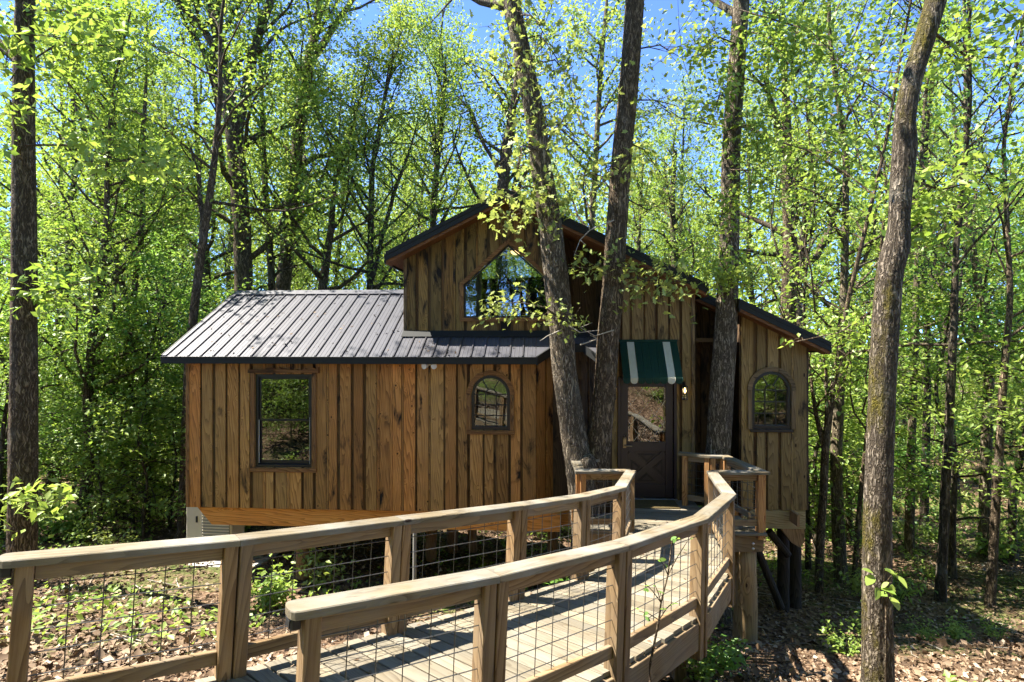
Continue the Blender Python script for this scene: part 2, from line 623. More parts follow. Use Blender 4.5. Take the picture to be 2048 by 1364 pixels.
M['brass'] = plain("aged_brass", (0.30, 0.25, 0.16), 0.35, 0.9, 0.5, 0.1)
M['steel'] = plain("steel_threshold", (0.5, 0.5, 0.48), 0.35, 0.8, 0.5, 0.1)
M['green'] = plain("green_awning_paint", (0.006, 0.032, 0.020), 0.6, 0.0, 0.2, 0.2, 14.0)
M['white'] = plain("cream_awning_paint", (0.50, 0.48, 0.38), 0.55, 0.0, 0.25, 0.12, 14.0)
M['white_trim'] = plain("white_plastic", (0.72, 0.71, 0.66), 0.5, 0.0, 0.4, 0.06)
M['wire'] = plain("galvanised_wire", (0.10, 0.10, 0.095), 0.45, 0.6, 0.5, 0.2, 30.0)
M['curtain'] = plain("cream_curtain", (0.62, 0.60, 0.46), 0.9, 0.0, 0.1, 0.12, 6.0)
M['shade'] = plain("green_lamp_shade", (0.30, 0.33, 0.12), 0.9, 0.0, 0.1, 0.12)
M['inside'] = plain("interior_plywood", (0.10, 0.065, 0.035), 0.8, 0.0, 0.2, 0.2, 3.0)
M['ac'] = plain("beige_enamel", (0.60, 0.53, 0.42), 0.5, 0.0, 0.4, 0.06)
M['ac_grille'] = plain("grey_grille", (0.27, 0.26, 0.23), 0.5, 0.2, 0.4, 0.15)
M['concrete'] = plain("pale_concrete", (0.36, 0.34, 0.30), 0.9, 0.0, 0.2, 0.25, 8.0, 0.3)
M['rubber'] = plain("black_rubber", (0.012, 0.012, 0.013), 0.55, 0.0, 0.4, 0.2)
M['mat'] = plain("coir_doormat", (0.10, 0.075, 0.035), 0.95, 0.0, 0.1, 0.35, 40.0, 0.6)
M['bark'] = bark("oak_bark", (0.105, 0.082, 0.056), (0.41, 0.34, 0.245), scale=27.0)
M['bark_dark'] = bark("dark_bark", (0.092, 0.066, 0.041), (0.35, 0.265, 0.175), lichen=0.3, scale=27.0)
M['bark_moss'] = bark("mossy_bark", (0.085, 0.066, 0.046), (0.32, 0.265, 0.20), moss=0.8, lichen=0.35, scale=30.0)
M['bark_pale'] = bark("pale_bark", (0.12, 0.095, 0.06), (0.34, 0.28, 0.19), lichen=0.3, scale=20.0)
M['bark_far'] = bark("forest_bark", (0.060, 0.047, 0.032), (0.21, 0.17, 0.12), lichen=0.4, scale=14.0)
M['leaf'] = leaf_mat("spring_leaf", (0.175, 0.300, 0.038), (0.365, 0.460, 0.085))
M['leaf_oak'] = leaf_mat("young_oak_leaf", (0.235, 0.310, 0.055), (0.410, 0.460, 0.120), 0.5)
M['leaf_deep'] = leaf_mat("deep_green_leaf", (0.120, 0.290, 0.045), (0.260, 0.410, 0.075), 0.6)
M['leaf_far'] = leaf_mat("far_forest_leaf", (0.175, 0.295, 0.040), (0.360, 0.450, 0.088), 0.55, 0.02)


def ground_mat():
    m, nt, out = new_mat("forest_floor")
    g = NT(nt)
    tc = g.n("ShaderNodeTexCoord")
    co = tc.outputs["Object"]
    vor = g.n("ShaderNodeTexVoronoi", feature='F1')
    vor.inputs["Scale"].default_value = 13.0
    g.l(co, vor.inputs["Vector"])
    c = g.ramp(vor.outputs["Color"], [(0.1, (0.040, 0.025, 0.015)), (0.5, (0.12, 0.075, 0.045)), (0.9, (0.23, 0.155, 0.10))])
    big = g.noise(co, 0.33, 4.0, 0.6)
    c = g.mix(g.math('MULTIPLY', g.math('SUBTRACT', big, 0.52, clamp=True), 7.0, clamp=True), c, (0.055, 0.038, 0.024))
    gr = g.noise(co, 0.21, 5.0, 0.65)
    gf = g.noise(co, 9.0, 4.0, 0.7)
    gm = g.math('MULTIPLY', g.math('SUBTRACT', g.math('ADD', gr, g.math('MULTIPLY', gf, 0.25)), 0.64, clamp=True), 7.0, clamp=True)
    c = g.mix(gm, c, g.ramp(gf, [(0.3, (0.03, 0.055, 0.010)), (0.7, (0.10, 0.145, 0.03))]))
    g.bsdf(out, c, 0.95, 0, 0.1, g.bump(vor.outputs["Distance"], 0.8, 0.05))
    return m


def litter_mat():
    m, nt, out = new_mat("dead_leaf")
    g = NT(nt)
    a = g.n("ShaderNodeAttribute", attribute_name="tint")
    c = g.ramp(a.outputs["Fac"], [(0.0, (0.050, 0.029, 0.015)), (0.45, (0.165, 0.105, 0.060)), (0.8, (0.30, 0.215, 0.14)), (1.0, (0.42, 0.34, 0.25))])
    g.bsdf(out, c, 0.7, 0, 0.25)
    return m


M['ground'] = ground_mat()
M['litter'] = litter_mat()

# ---------------------------------------------------------------- ground


def smin(a, b, k=1.0):
    h = np.clip(0.5 + 0.5 * (b - a) / k, 0, 1)
    return b + (a - b) * h - k * h * (1 - h)


def gz(x, y):
    """height of the forest floor"""
    x = np.asarray(x, float)
    y = np.asarray(y, float)
    yy = np.clip(y, -12, 200)
    z = np.interp(yy, [-12, -4, 0, 3, 9, 12, 30, 60, 200], [0.3, -0.7, -1.40, -2.36, -4.30, -4.66, -6.1, -7.4, -8.5])
    z = z - 0.05 * np.clip(x, -9, 9)
    z = z + 0.05 * np.sin(x * 0.9 + 1.3) * np.cos(y * 0.8) + 0.03 * np.sin(2.3 * x + y * 1.7) + 0.10 * np.sin(0.31 * x - 0.27 * y)
    return z


def build_ground():
    xs = np.unique(np.concatenate([np.linspace(-14, 14, 150), np.linspace(-60, 60, 100), np.linspace(-420, 420, 40)]))
    ys = np.unique(np.concatenate([np.linspace(-2, 22, 130), np.linspace(-40, 70, 70), np.linspace(-300, 600, 40)]))
    X, Y = np.meshgrid(xs, ys)
    Z = gz(X, Y)
    nx, ny = len(xs), len(ys)
    i = np.arange(ny - 1)[:, None] * nx
    j = np.arange(nx - 1)[None, :]
    Q = np.stack([i + j, i + j + 1, i + nx + j + 1, i + nx + j], -1).reshape(-1, 4)
    o = mk("ground", np.stack([X, Y, Z], -1).reshape(-1, 3), Q, M['ground'], smooth=True)
    tag(o, "sloping forest floor of brown leaf litter with green patches", kind="structure")


build_ground()

# ---------------------------------------------------------------- treehouse
HOUSE = empty("treehouse", uw(0, 0, -ZB), -PSI)
tag(HOUSE, "rustic board and batten treehouse with grey metal roof raised on posts among trees", "treehouse")
ZO = ZB               # house-local z = z + ZO


def hz(z):
    return z + ZO


def prism_u(poly, u0, u1):
    """polygon [(v, z)] pushed along u; returns MB in house-local coordinates"""
    n = len(poly)
    V = [(u0, p[0], p[1] + ZO) for p in poly] + [(u1, p[0], p[1] + ZO) for p in poly]
    Fc = [tuple(range(n - 1, -1, -1)), tuple(range(n, 2 * n))]
    for i in range(n):
        j = (i + 1) % n
        Fc.append((i, j, j + n, i + n))
    return MB().add(V, Fc)


def prism_v(poly, v0, v1):
    return MB().prism([(p[0], p[1] + ZO) for p in poly], v0, v1)


def wall(p0, p1, zlo, zhi, mat, openings=(), pitch=0.225, boards=True, label=None, corner=(True, True), phase=0.0):
    """a wall from plan point p0 to p1, outside on its -y side; boards and battens are its children.
    zlo, zhi: functions of the distance along the wall; openings: (x0, x1, lo(x), hi(x))"""
    d = np.array(p1, float) - np.array(p0, float)
    L = float(np.hypot(*d))
    ang = math.atan2(d[1], d[0])
    m = MB()
    if boards:
        # sill plate and studs behind the boards
        m.box((0, 0.03, hz(zlo(0)) + 0.005), (L, 0.10, hz(zlo(0)) + 0.10), 0)
        for x in (0.0, L - 0.05):
            m.box((x, 0.03, hz(zlo(x)) + 0.10), (x + 0.05, 0.10, hz(min(zhi(x), zhi(x + 0.05))) - 0.02), 0)
        w = m.build("wall", M['inside'], HOUSE)
    else:
        m.prism([(0, hz(zlo(0))), (L, hz(zlo(L))), (L, hz(zhi(L))), (L / 2, hz(zhi(L / 2))), (0, hz(zhi(0)))], 0, 0.03)
        w = m.build("wall", mat, HOUSE)
    w.location = (p0[0], p0[1], 0)
    w.rotation_euler = (0, 0, ang)
    if label:
        w["label"] = label
    if not boards:
        return w
    n = max(1, round(L / pitch))
    edges = [0.0]
    for k in range(1, n):
        edges.append((k + random.uniform(-0.11, 0.11)) * L / n)
    edges.append(L)

    cover = [random.uniform(0.016, 0.030) if 0 < k < n else 0.0 for k in range(n + 1)]
    proud = [0 < k < n and random.random() < 0.3 for k in range(n + 1)]

    def column(x0, x1, y0, y1, name, mt, g=0.0015):
        x0 += g
        x1 -= g
        cuts = {x0, x1}
        for (a, b, lo, hi) in openings:
            for q in (a, b):
                if x0 < q < x1:
                    cuts.add(q)
        cuts = sorted(cuts)
        low, high, mid = [], [], []
        for a, b in zip(cuts[:-1], cuts[1:]):
            ns = 2
            op = None
            for o in openings:
                if (a + b) / 2 > o[0] and (a + b) / 2 < o[1]:
                    op = o
                    ns = 7
            xs = np.linspace(a, b, ns)
            peakx = [q for q in PEAKS if a < q < b]
            if peakx:
                xs = np.unique(np.concatenate([xs, peakx]))
            if op is None:
                mid.append(([(x, hz(zlo(x))) for x in xs], [(x, hz(zhi(x))) for x in xs]))
            else:
                low.append(([(x, hz(zlo(x))) for x in xs], [(x, hz(op[2](x))) for x in xs]))
                if max(zhi(x) - op[3](x) for x in xs) > 0.01:
                    high.append(([(x, hz(min(op[3](x), zhi(x) - 0.004))) for x in xs], [(x, hz(zhi(x))) for x in xs]))
        if mid:
            groups = [mid + low + high]
        else:
            groups = [low, high]
        for gsub in groups:
            if not gsub:
                continue
            mb = MB()
            for bot, top in gsub:
                mb.prism(bot + top[::-1], y0, y1)
            mb.build(name, mt, w)

    PEAKS = [-0.094 - p0[0]]
    for k in range(n):
        column(edges[k] + cover[k], edges[k + 1] - cover[k + 1], -0.024 + random.uniform(-0.003, 0.002), 0.002, "board", mat)
    for k in range(n + 1):
        hw = cover[k] + 0.012
        a = max(edges[k] - hw, 0.0)
        b = min(edges[k] + hw, L)
        column(a, b, 0.0025, 0.022, "batten", M['batten'])
        if proud[k]:
            column(edges[k] - cover[k] + 0.004, edges[k] + cover[k] - 0.004, -0.020 - random.uniform(0, 0.012), 0.002, "batten", mat)
    return w


def const(c):
    return lambda x: c


ZS = -2.85           # siding bottom


def zmain(u):
    return 2.563 - (0.502 * (-0.094 - u) if u < -0.094 else 0.489 * (u + 0.094))


# openings (house u)
W1 = (-4.38, -3.39, -2.146, -0.563)
ARCH_R = 0.322
A1 = (-0.355, -1.477, -0.889)        # centre, bottom, springing height
A2 = (4.372, -1.492, -0.835)


def arch_open(c, zb, zs, r, u0):
    return (c - r - u0, c + r - u0, lambda x: zb, lambda x: zs + math.sqrt(max(0.0, r * r - (x + u0 - c) ** 2)))


ux = -5.568
wall((ux, 0), (0.398, 0), const(ZS), const(-0.31), M['siding'],
     [(W1[0] - ux, W1[1] - ux, const(W1[2]), const(W1[3])), arch_open(*A1, ARCH_R, ux)],
     label="front wall of orange brown boards under the grey eave")
wall((0.398, 0), (0.67, 0.30), const(ZS), lambda x: -0.31 + 0.55 * x * 0.74, M['siding'])
wall((0.67, 0.30), (1.17, 0.30), const(ZS), const(-0.15), M['siding_dark'])
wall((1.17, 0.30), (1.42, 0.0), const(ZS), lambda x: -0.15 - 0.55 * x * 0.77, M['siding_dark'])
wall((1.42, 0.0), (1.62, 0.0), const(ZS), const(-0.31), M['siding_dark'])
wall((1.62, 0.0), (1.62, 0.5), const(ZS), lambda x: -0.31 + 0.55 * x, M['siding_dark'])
# gable wall with the five-sided window
PENT = [(-0.876, 0.411), (-0.876, 0.985), (-0.095, 1.690), (0.640, 1.03), (0.640, 0.411)]


def pent_hi(u):
    if u < PENT[2][0]:
        return PENT[1][1] + (u - PENT[1][0]) * (PENT[2][1] - PENT[1][1]) / (PENT[2][0] - PENT[1][0])
    return PENT[2][1] + (u - PENT[2][0]) * (PENT[3][1] - PENT[2][1]) / (PENT[3][0] - PENT[2][0])


wall((-1.90, 0.5), (0.82, 0.5), const(0.115), lambda x: zmain(x - 1.90) - 0.17, M['siding_old'],
     [(PENT[0][0] + 1.90, PENT[4][0] + 1.90, const(PENT[0][1]), lambda x: pent_hi(x - 1.90))], pitch=0.21,
     label="gable wall of blackened old boards")
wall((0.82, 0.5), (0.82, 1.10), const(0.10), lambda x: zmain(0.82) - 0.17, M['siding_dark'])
wall((0.82, 1.10), (1.65, 1.10), const(0.10), lambda x: zmain(x + 0.82) - 0.17, M['siding_dark'], label="recessed wall of boards coloured as in shade behind the twin trunks")
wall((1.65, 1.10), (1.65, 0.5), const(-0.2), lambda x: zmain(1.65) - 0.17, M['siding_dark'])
wall((1.62, 0.5), (3.092, 0.5), const(-2.76), lambda x: zmain(x + 1.62) - 0.17, M['siding_pine'],
     [(1.790 - 1.62, 2.800 - 1.62, const(-2.745), const(-0.62))], label="grey pine wall over the front door")
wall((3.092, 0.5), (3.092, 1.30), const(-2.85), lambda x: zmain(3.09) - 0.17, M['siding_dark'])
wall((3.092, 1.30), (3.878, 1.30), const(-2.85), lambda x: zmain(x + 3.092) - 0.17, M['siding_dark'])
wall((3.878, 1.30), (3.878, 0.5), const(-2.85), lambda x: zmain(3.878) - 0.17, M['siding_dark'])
wall((3.878, 0.5), (4.953, 0.5), const(-2.86), lambda x: zmain(x + 3.878) - 0.17, M['siding_pine'],
     [arch_open(*A2, ARCH_R, 3.878)], label="narrow grey pine wall beside the porch")
# plain walls out of sight
wall((4.953, 0.5), (4.953, 4.5), const(-2.86), const(zmain(4.953) - 0.17), M['siding_dark'], boards=False)
wall((4.953, 4.5), (-1.90, 4.5), const(-2.86), lambda x: zmain(4.953 - x) - 0.17, M['siding_dark'], boards=False)
wall((-1.90, 4.1), (ux, 4.1), const(ZS), const(-0.31), M['siding_dark'], boards=False)
wall((ux, 4.1), (ux, 0), const(ZS), lambda x: -0.31 + 0.55 * min(x, 4.1 - x), M['siding_dark'], boards=False)
wall((-1.90, 4.5), (-1.90, 0.5), const(0.1), const(zmain(-1.90) - 0.17), M['siding_dark'], boards=False)

fl = MB()
fl.box((ux + 0.03, 0.11, hz(-2.85)), (0.38, 4.05, hz(-2.71)), 0)
fl.box((0.39, 0.62, hz(-2.85)), (4.92, 4.45, hz(-2.71)), 0)
fl.box((-1.85, 0.62, hz(-0.02)), (4.5, 4.45, hz(0.05)), 0)
fl.build("floor", M['inside'], HOUSE)

# ---- windows


def arch_pts(c, zs, r, n=22):
    return [(c + r * math.cos(a), zs + r * math.sin(a)) for a in np.linspace(math.pi, 0, n)]


def rect_window():
    u0, u1, z0, z1 = W1
    fr = MB()
    y0, y1 = -0.012, 0.075
    t = 0.045
    fr.box((u0 + .002, y0, hz(z0 + .002)), (u0 + t, y1, hz(z1 - .002)))
    fr.box((u1 - t, y0, hz(z0 + .002)), (u1 - .002, y1, hz(z1 - .002)))
    fr.box((u0 + t, y0, hz(z1 - t - 0.01)), (u1 - t, y1, hz(z1 - .002)))
    fr.box((u0 + t, y0, hz(z0 + .002)), (u1 - t, y1, hz(z0 + t)))
    w = fr.build("window", M['black'], HOUSE)
    w["label"] = "tall black double hung window in the long wall"
    zm = -1.345
    for nm, za, zb, yy in (("upper", zm - 0.02, z1 - t - 0.01, 0.018), ("lower", z0 + t, zm + 0.02, 0.046)):
        s = MB()
        a, b, q = u0 + t, u1 - t, 0.032
        s.box((a, yy, hz(za)), (a + q, yy + 0.026, hz(zb)))
        s.box((b - q, yy, hz(za)), (b, yy + 0.026, hz(zb)))
        s.box((a + q, yy, hz(zb - q)), (b - q, yy + 0.026, hz(zb)))
        s.box((a + q, yy, hz(za)), (b - q, yy + 0.026, hz(za + q * (1.9 if nm == "lower" else 1.0))))
        s.build("sash", M['black'], w)
        MB().box((a + q - .004, yy + 0.011, hz(za + q - .004)), (b - q + .004, yy + 0.015, hz(zb - q + .004)), 0).build("pane", M['glass'], w)
    # pale track liners in the jamb
    for x in (u0 + t - 0.004, u1 - t - 0.010):
        MB().box((x, 0.004, hz(z0 + 0.06)), (x + 0.012, 0.0165, hz(zm if x < (u0 + u1) / 2 else zm + 0.05)), 0.001).build("jamb_liner", M['white_trim'], w)
    # wooden casing
    tw = 0.078
    MB().box((u0 - tw, -0.050, hz(z0 - 0.002)), (u0 - .003, -0.0285, hz(z1 + 0.02))).build("casing", M['trim_z'], w)
    MB().box((u1 + .003, -0.050, hz(z0 - 0.002)), (u1 + tw, -0.0285, hz(z1 + 0.02))).build("casing", M['trim_z'], w)
    MB().box((u0 - tw - 0.005, -0.055, hz(z0 - 0.078)), (u1 + tw + 0.005, -0.0285, hz(z0 - 0.004))).build("sill", M['trim_x'], w)
    # rough live-edge lintel
    n = 26
    xs = np.linspace(u0 - 0.11, u1 + 0.13, n)
    zt = z1 + 0.092 + 0.018 * np.sin(xs * 9) + np.array([random.uniform(-0.012, 0.012) for _ in xs])
    MB().prism([(x, hz(z1 + 0.022)) for x in xs] + [(x, hz(z)) for x, z in zip(xs[::-1], zt[::-1])], -0.072, -0.0285).build("lintel", M['trim_x'], w)
    # inner backing keeps the casing on solid wood
    for (a, b) in ((u0 - tw + 0.01, u0 - .003), (u1 + .003, u1 + tw - 0.01)):
        MB().box((a, -0.0283, hz(z0 - 0.06)), (b, -0.0035, hz(z1 + 0.08)), 0).build("casing_backing", M['batten'], w)


def arch_window(c, zb, zs, yb, trim, lab, sill_black):
    r = ARCH_R
    fr = MB()
    n = 22
    q = 0.050
    out = [(c - r + .002, hz(zb + .002))] + [(x, hz(z)) for x, z in arch_pts(c, zs, r - .002, n)] + [(c + r - .002, hz(zb + .002))]
    inn = [(c - r + q, hz(zb + .002))] + [(x, hz(z)) for x, z in arch_pts(c, zs, r - q, n)] + [(c + r - q, hz(zb + .002))]
    fr.ring(out, inn, yb - 0.022, yb + 0.06)
    fr.box((c - r + q, yb - 0.022, hz(zb + .002)), (c + r - q, yb + 0.06, hz(zb + 0.062)))
    w = fr.build("window", M['black'], HOUSE)
    w["label"] = lab
    ri = r - q
    mz = MB()
    poly = [(c - ri, hz(zb + 0.06))] + [(x, hz(z)) for x, z in arch_pts(c, zs, ri, 16)] + [(c + ri, hz(zb + 0.06))]
    MB().prism(poly, yb + 0.022, yb + 0.027).build("pane", M['glass'], w)
    MB().box((c - r + 0.01, yb + 0.062, hz(zb - 0.045)), (c + r - 0.01, yb + 0.22, hz(zb + 0.001)), 0.004).build("inner_sill", M['inside'], w)
    # muntins: two uprights, three crossbars, a half round and two spokes
    b = 0.017
    third = 2 * ri / 3

    def bar(p, s, hh=b):
        p = np.array(p)
        s = np.array(s)
        d = (s - p) / np.linalg.norm(s - p)
        nn = np.array([-d[1], d[0]]) * hh / 2
        pts = [p - nn, s - nn, s + nn, p + nn]
        MB().prism([(x, hz(z)) for x, z in pts], yb + 0.008, yb + 0.022).build("muntin", M['black'], w)
    for x in (c - third / 2, c + third / 2):
        bar((x, zb + 0.06), (x, zs))
    for k in (1, 2, 3):
        z = zb + 0.06 + (zs - zb - 0.06) * k / 3
        for x0 in (c - ri, c - third / 2 + b / 2, c + third / 2 + b / 2):
            bar((x0, z), (x0 + third - b, z))
    o1 = [(x, hz(z)) for x, z in arch_pts(c, zs, third / 2 + b / 2, 12)]
    o2 = [(x, hz(z)) for x, z in arch_pts(c, zs, third / 2 - b / 2, 12)]
    MB().ring(o1, o2, yb + 0.008, yb + 0.022).build("muntin", M['black'], w)
    for a in (math.radians(60), math.radians(120)):
        bar((c + (third / 2) * math.cos(a), zs + (third / 2) * math.sin(a)), (c + ri * math.cos(a), zs + ri * math.sin(a)))
    # arched casing in segments
    t = 0.072
    ys, ye = yb - 0.052, yb - 0.0285
    segs = 5
    aa = np.linspace(math.pi, 0, segs + 1)
    for k in range(segs):
        th = np.linspace(aa[k] - 0.006, aa[k + 1] + 0.006, 6)
        o = [(c + (r + t + 0.006) * math.cos(a), hz(zs + (r + t + 0.006) * math.sin(a))) for a in th]
        i = [(c + (r + .003) * math.cos(a), hz(zs + (r + .003) * math.sin(a))) for a in th]
        MB().ring(o, i, ys - 0.002 * (k % 2), ye).build("arch_casing", trim[0], w)
    for x0, x1 in ((c - r - t, c - r - .003), (c + r + .003, c + r + t)):
        MB().box((x0, ys, hz(zb)), (x1, ye, hz(zs - 0.004))).build("casing", trim[1], w)
    if sill_black:
        MB().box((c - r - 0.03, ys - 0.012, hz(zb - 0.05)), (c + r + 0.03, ye, hz(zb - 0.002))).build("sill", M['black'], w)
    else:
        MB().box((c - r - t - 0.004, ys - 0.004, hz(zb - 0.070)), (c + r + t + 0.004, ye, hz(zb - 0.004))).build("sill", trim[0], w)


M['trim_grey_x'] = wood("grey_trim_flat", (0.05, 0.032, 0.016), (0.15, 0.10, 0.05), (0.24, 0.17, 0.09), 'x', stain=0.3, vary=0.12)
M['trim_grey_z'] = wood("grey_trim_upright", (0.05, 0.032, 0.016), (0.16, 0.105, 0.052), (0.25, 0.175, 0.09), 'z', stain=0.3, vary=0.12)
rect_window()
arch_window(*A1, 0.0, (M['trim_x'], M['trim_z']), "arched window under the eave left of the twin trunks", False)
arch_window(*A2, 0.5, (M['trim_grey_x'], M['trim_grey_z']), "arched window with black sill in the narrow right wall", True)


def gable_window():
    P = PENT
    yb = 0.5

    def inset(poly, d):
        """offset a convex polygon (clockwise list) by d outwards"""
        n = len(poly)
        res = []
        lines = []
        cx = sum(p[0] for p in poly) / n
        cz = sum(p[1] for p in poly) / n
        for i in range(n):
            a = np.array(poly[i])
            b = np.array(poly[(i + 1) % n])
            e = (b - a) / np.linalg.norm(b - a)
            nn = np.array([-e[1], e[0]])
            if np.dot(nn, np.array([cx, cz]) - a) > 0:
                nn = -nn
            lines.append((a + nn * d, e))
        for i in range(n):
            a, e = lines[i - 1]
            b, f = lines[i]
            A = np.array([[e[0], -f[0]], [e[1], -f[1]]])
            t = np.linalg.solve(A, b - a)[0]
            res.append(tuple(a + e * t))
        return res
    i1 = inset(P, -0.003)
    i2 = inset(P, -0.028)
    fr = MB()
    for k in range(5):
        j = (k + 1) % 5
        fr.prism([(x, hz(z)) for x, z in (i1[k], i1[j], i2[j], i2[k])], yb + 0.0, yb + 0.06)
    w = fr.build("window", M['black'], HOUSE)
    w["label"] = "large five-sided gable window"
    MB().prism([(x, hz(z)) for x, z in inset(P, -0.024)], yb + 0.03, yb + 0.036).build("pane", M['glass_big'], w)
    o1 = inset(P, 0.068)
    o0 = inset(P, 0.003)
    for k in range(5):
        j = (k + 1) % 5
        q = [o0[k], o0[j], o1[j], o1[k]]
        MB().prism([(x, hz(z)) for x, z in q], yb - 0.05 - 0.002 * (k % 2), yb - 0.0285).build("casing", M['trim_x'] if k != 0 else M['trim_z'], w)


gable_window()

# ---- roofs
ROOF_S = 0.55
VR, ZR = 2.05, -0.255 + ROOF_S * 2.30


def zwing(v):
    return -0.255 + ROOF_S * (v + 0.25) if v <= VR else ZR - ROOF_S * (v - VR)


# wing roof deck (front and back slope) under the metal panels
rw = prism_u([(-0.245, zwing(-0.245) - 0.012), (VR, ZR - 0.012), (4.35, zwing(4.35) - 0.012), (4.35, zwing(4.35) - 0.10), (VR, ZR - 0.11), (-0.245, zwing(-0.245) - 0.10)], -5.86, -1.93)
roof_w = rw.build("roof", M['cedar'], HOUSE)
roof_w["label"] = "low wing roof of grey ribbed metal panels"
PW = 0.216
pm = rm = None


def panel_mesh(name, v0, v1, wd, z0, th, mat):
    mb = MB()
    nn = 3
    if name == "roof_panel":
        mb.hexa([(0.004, v0, hz(zwing(v0)) - th), (wd - 0.004, v0, hz(zwing(v0)) - th), (wd - 0.004, v1, hz(zwing(v1)) - th), (0.004, v1, hz(zwing(v1)) - th),
                 (0.004, v0, hz(zwing(v0))), (wd - 0.004, v0, hz(zwing(v0))), (wd - 0.004, v1, hz(zwing(v1))), (0.004, v1, hz(zwing(v1)))])
        for k in (1, 2):       # two shallow stiffening beads
            x = wd * k / 3
            mb.hexa([(x - 0.010, v0, hz(zwing(v0)) - .001), (x + 0.010, v0, hz(zwing(v0)) - .001), (x + 0.010, v1, hz(zwing(v1)) - .001), (x - 0.010, v1, hz(zwing(v1)) - .001),
                     (x - 0.005, v0, hz(zwing(v0)) + 0.004), (x + 0.005, v0, hz(zwing(v0)) + 0.004), (x + 0.005, v1, hz(zwing(v1)) + 0.004), (x - 0.005, v1, hz(zwing(v1)) + 0.004)])
    else:
        a, b, h = 0.017, 0.010, 0.026
        mb.hexa([(-a, v0, hz(zwing(v0)) - 0.004), (a, v0, hz(zwing(v0)) - 0.004), (a, v1, hz(zwing(v1)) - 0.004), (-a, v1, hz(zwing(v1)) - 0.004),
                 (-b, v0, hz(zwing(v0)) + h), (b, v0, hz(zwing(v0)) + h), (b, v1, hz(zwing(v1)) + h), (-b, v1, hz(zwing(v1)) + h)])
    return mb


def lay_panels(parent, u0, u1, v0, v1, first_rib=True):
    n = round((u1 - u0) / PW)
    wd = (u1 - u0) / n
    p0 = r0 = None
    for k in range(n):
        if p0 is None:
            p0 = panel_mesh("roof_panel", v0, v1, wd, 0, 0.010, None).build("roof_panel", M['metal_roof'], parent)
            o = p0
        else:
            o = p0.copy()
            COL.objects.link(o)
        o.location.x = u0 + k * wd
        if k == 0 and not first_rib:
            continue
        if r0 is None:
            r0 = panel_mesh("roof_rib", v0 - 0.006, v1, wd, 0, 0, None).build("roof_rib", M['metal_rib'], parent)
            o = r0
        else:
            o = r0.copy()
            COL.objects.link(o)
        o.location.x = u0 + k * wd


lay_panels(roof_w, -5.855, -1.93, -0.262, VR - 0.06)
rc = MB()
rc.hexa([(-5.875, VR - 0.15, hz(zwing(VR - 0.15)) + 0.028), (-1.92, VR - 0.15, hz(zwing(VR - 0.15)) + 0.028), (-1.92, VR, hz(ZR) + 0.03), (-5.875, VR, hz(ZR) + 0.03),
         (-5.875, VR - 0.15, hz(zwing(VR - 0.15)) + 0.034), (-1.92, VR - 0.15, hz(zwing(VR - 0.15)) + 0.034), (-1.92, VR, hz(ZR) + 0.042), (-5.875, VR, hz(ZR) + 0.042)])
rc.hexa([(-5.875, VR, hz(ZR) + 0.03), (-1.92, VR, hz(ZR) + 0.03), (-1.92, VR + 0.15, hz(zwing(VR + .15)) + 0.028), (-5.875, VR + 0.15, hz(zwing(VR + .15)) + 0.028),
         (-5.875, VR, hz(ZR) + 0.042), (-1.92, VR, hz(ZR) + 0.042), (-1.92, VR + 0.15, hz(zwing(VR + .15)) + 0.034), (-5.875, VR + 0.15, hz(zwing(VR + .15)) + 0.034)])
rc.build("ridge_cap", M['metal_roof'], roof_w)
bs = MB()
bs.hexa([(-5.86, VR, hz(ZR) - 0.010), (-1.93, VR, hz(ZR) - 0.010), (-1.93, 4.37, hz(zwing(4.37)) - 0.010), (-5.86, 4.37, hz(zwing(4.37)) - 0.010),
         (-5.86, VR, hz(ZR)), (-1.93, VR, hz(ZR)), (-1.93, 4.37, hz(zwing(4.37))), (-5.86, 4.37, hz(zwing(4.37)))])
bs.build("rear_metal", M['metal_roof'], roof_w)
# rake trim on the left edge, folded over the panels
rk = prism_u([(-0.266, zwing(-0.266) + 0.034), (VR, ZR + 0.036), (VR, ZR - 0.11), (-0.266, zwing(-0.266) - 0.11)], -5.885, -5.862)
rk.build("rake_trim", M['fascia'], roof_w)
prism_u([(-0.266, zwing(-0.266) + 0.029), (VR - .01, ZR + 0.028), (VR - .01, ZR + 0.0), (-0.266, zwing(-0.266) + 0.0)], -5.861, -5.80).build("rake_cover", M['metal_roof'], roof_w)
prism_u([(VR, ZR + 0.036), (4.36, zwing(4.36) + 0.034), (4.36, zwing(4.36) - 0.11), (VR, ZR - 0.11)], -5.885, -5.862).build("rake_trim", M['fascia'], roof_w)
# eave fascia with a drip edge, soffit board
MB().box((-5.885, -0.272, hz(-0.378)), (0.403, -0.250, hz(-0.272)), 0.004).build("fascia", M['fascia'], roof_w)
MB().box((-5.885, -0.282, hz(-0.272)), (0.405, -0.247, hz(-0.258)), 0.003).build("drip_edge", M['fascia'], roof_w)
MB().box((-5.86, -0.249, hz(-0.372)), (0.40, -0.005, hz(-0.352)), 0.003).build("soffit", M['cedar'], roof_w)
MB().box((-5.56, -0.045, hz(-0.350)), (0.39, -0.026, hz(-0.296)), 0.003).build("frieze_board", M['cedar'], roof_w)

# skirt roof below the gable, notched round the twin trunks


def plan_prism(poly, top, bot):
    n = len(poly)
    V = [(u, v, hz(zwing(v)) + top) for u, v in poly] + [(u, v, hz(zwing(v)) + bot) for u, v in poly]
    Fc = [tuple(range(n)), tuple(range(2 * n - 1, n - 1, -1))]
    for i in range(n):
        j = (i + 1) % n
        Fc.append((j, i, i + n, j + n))
    return MB().add(V, Fc)


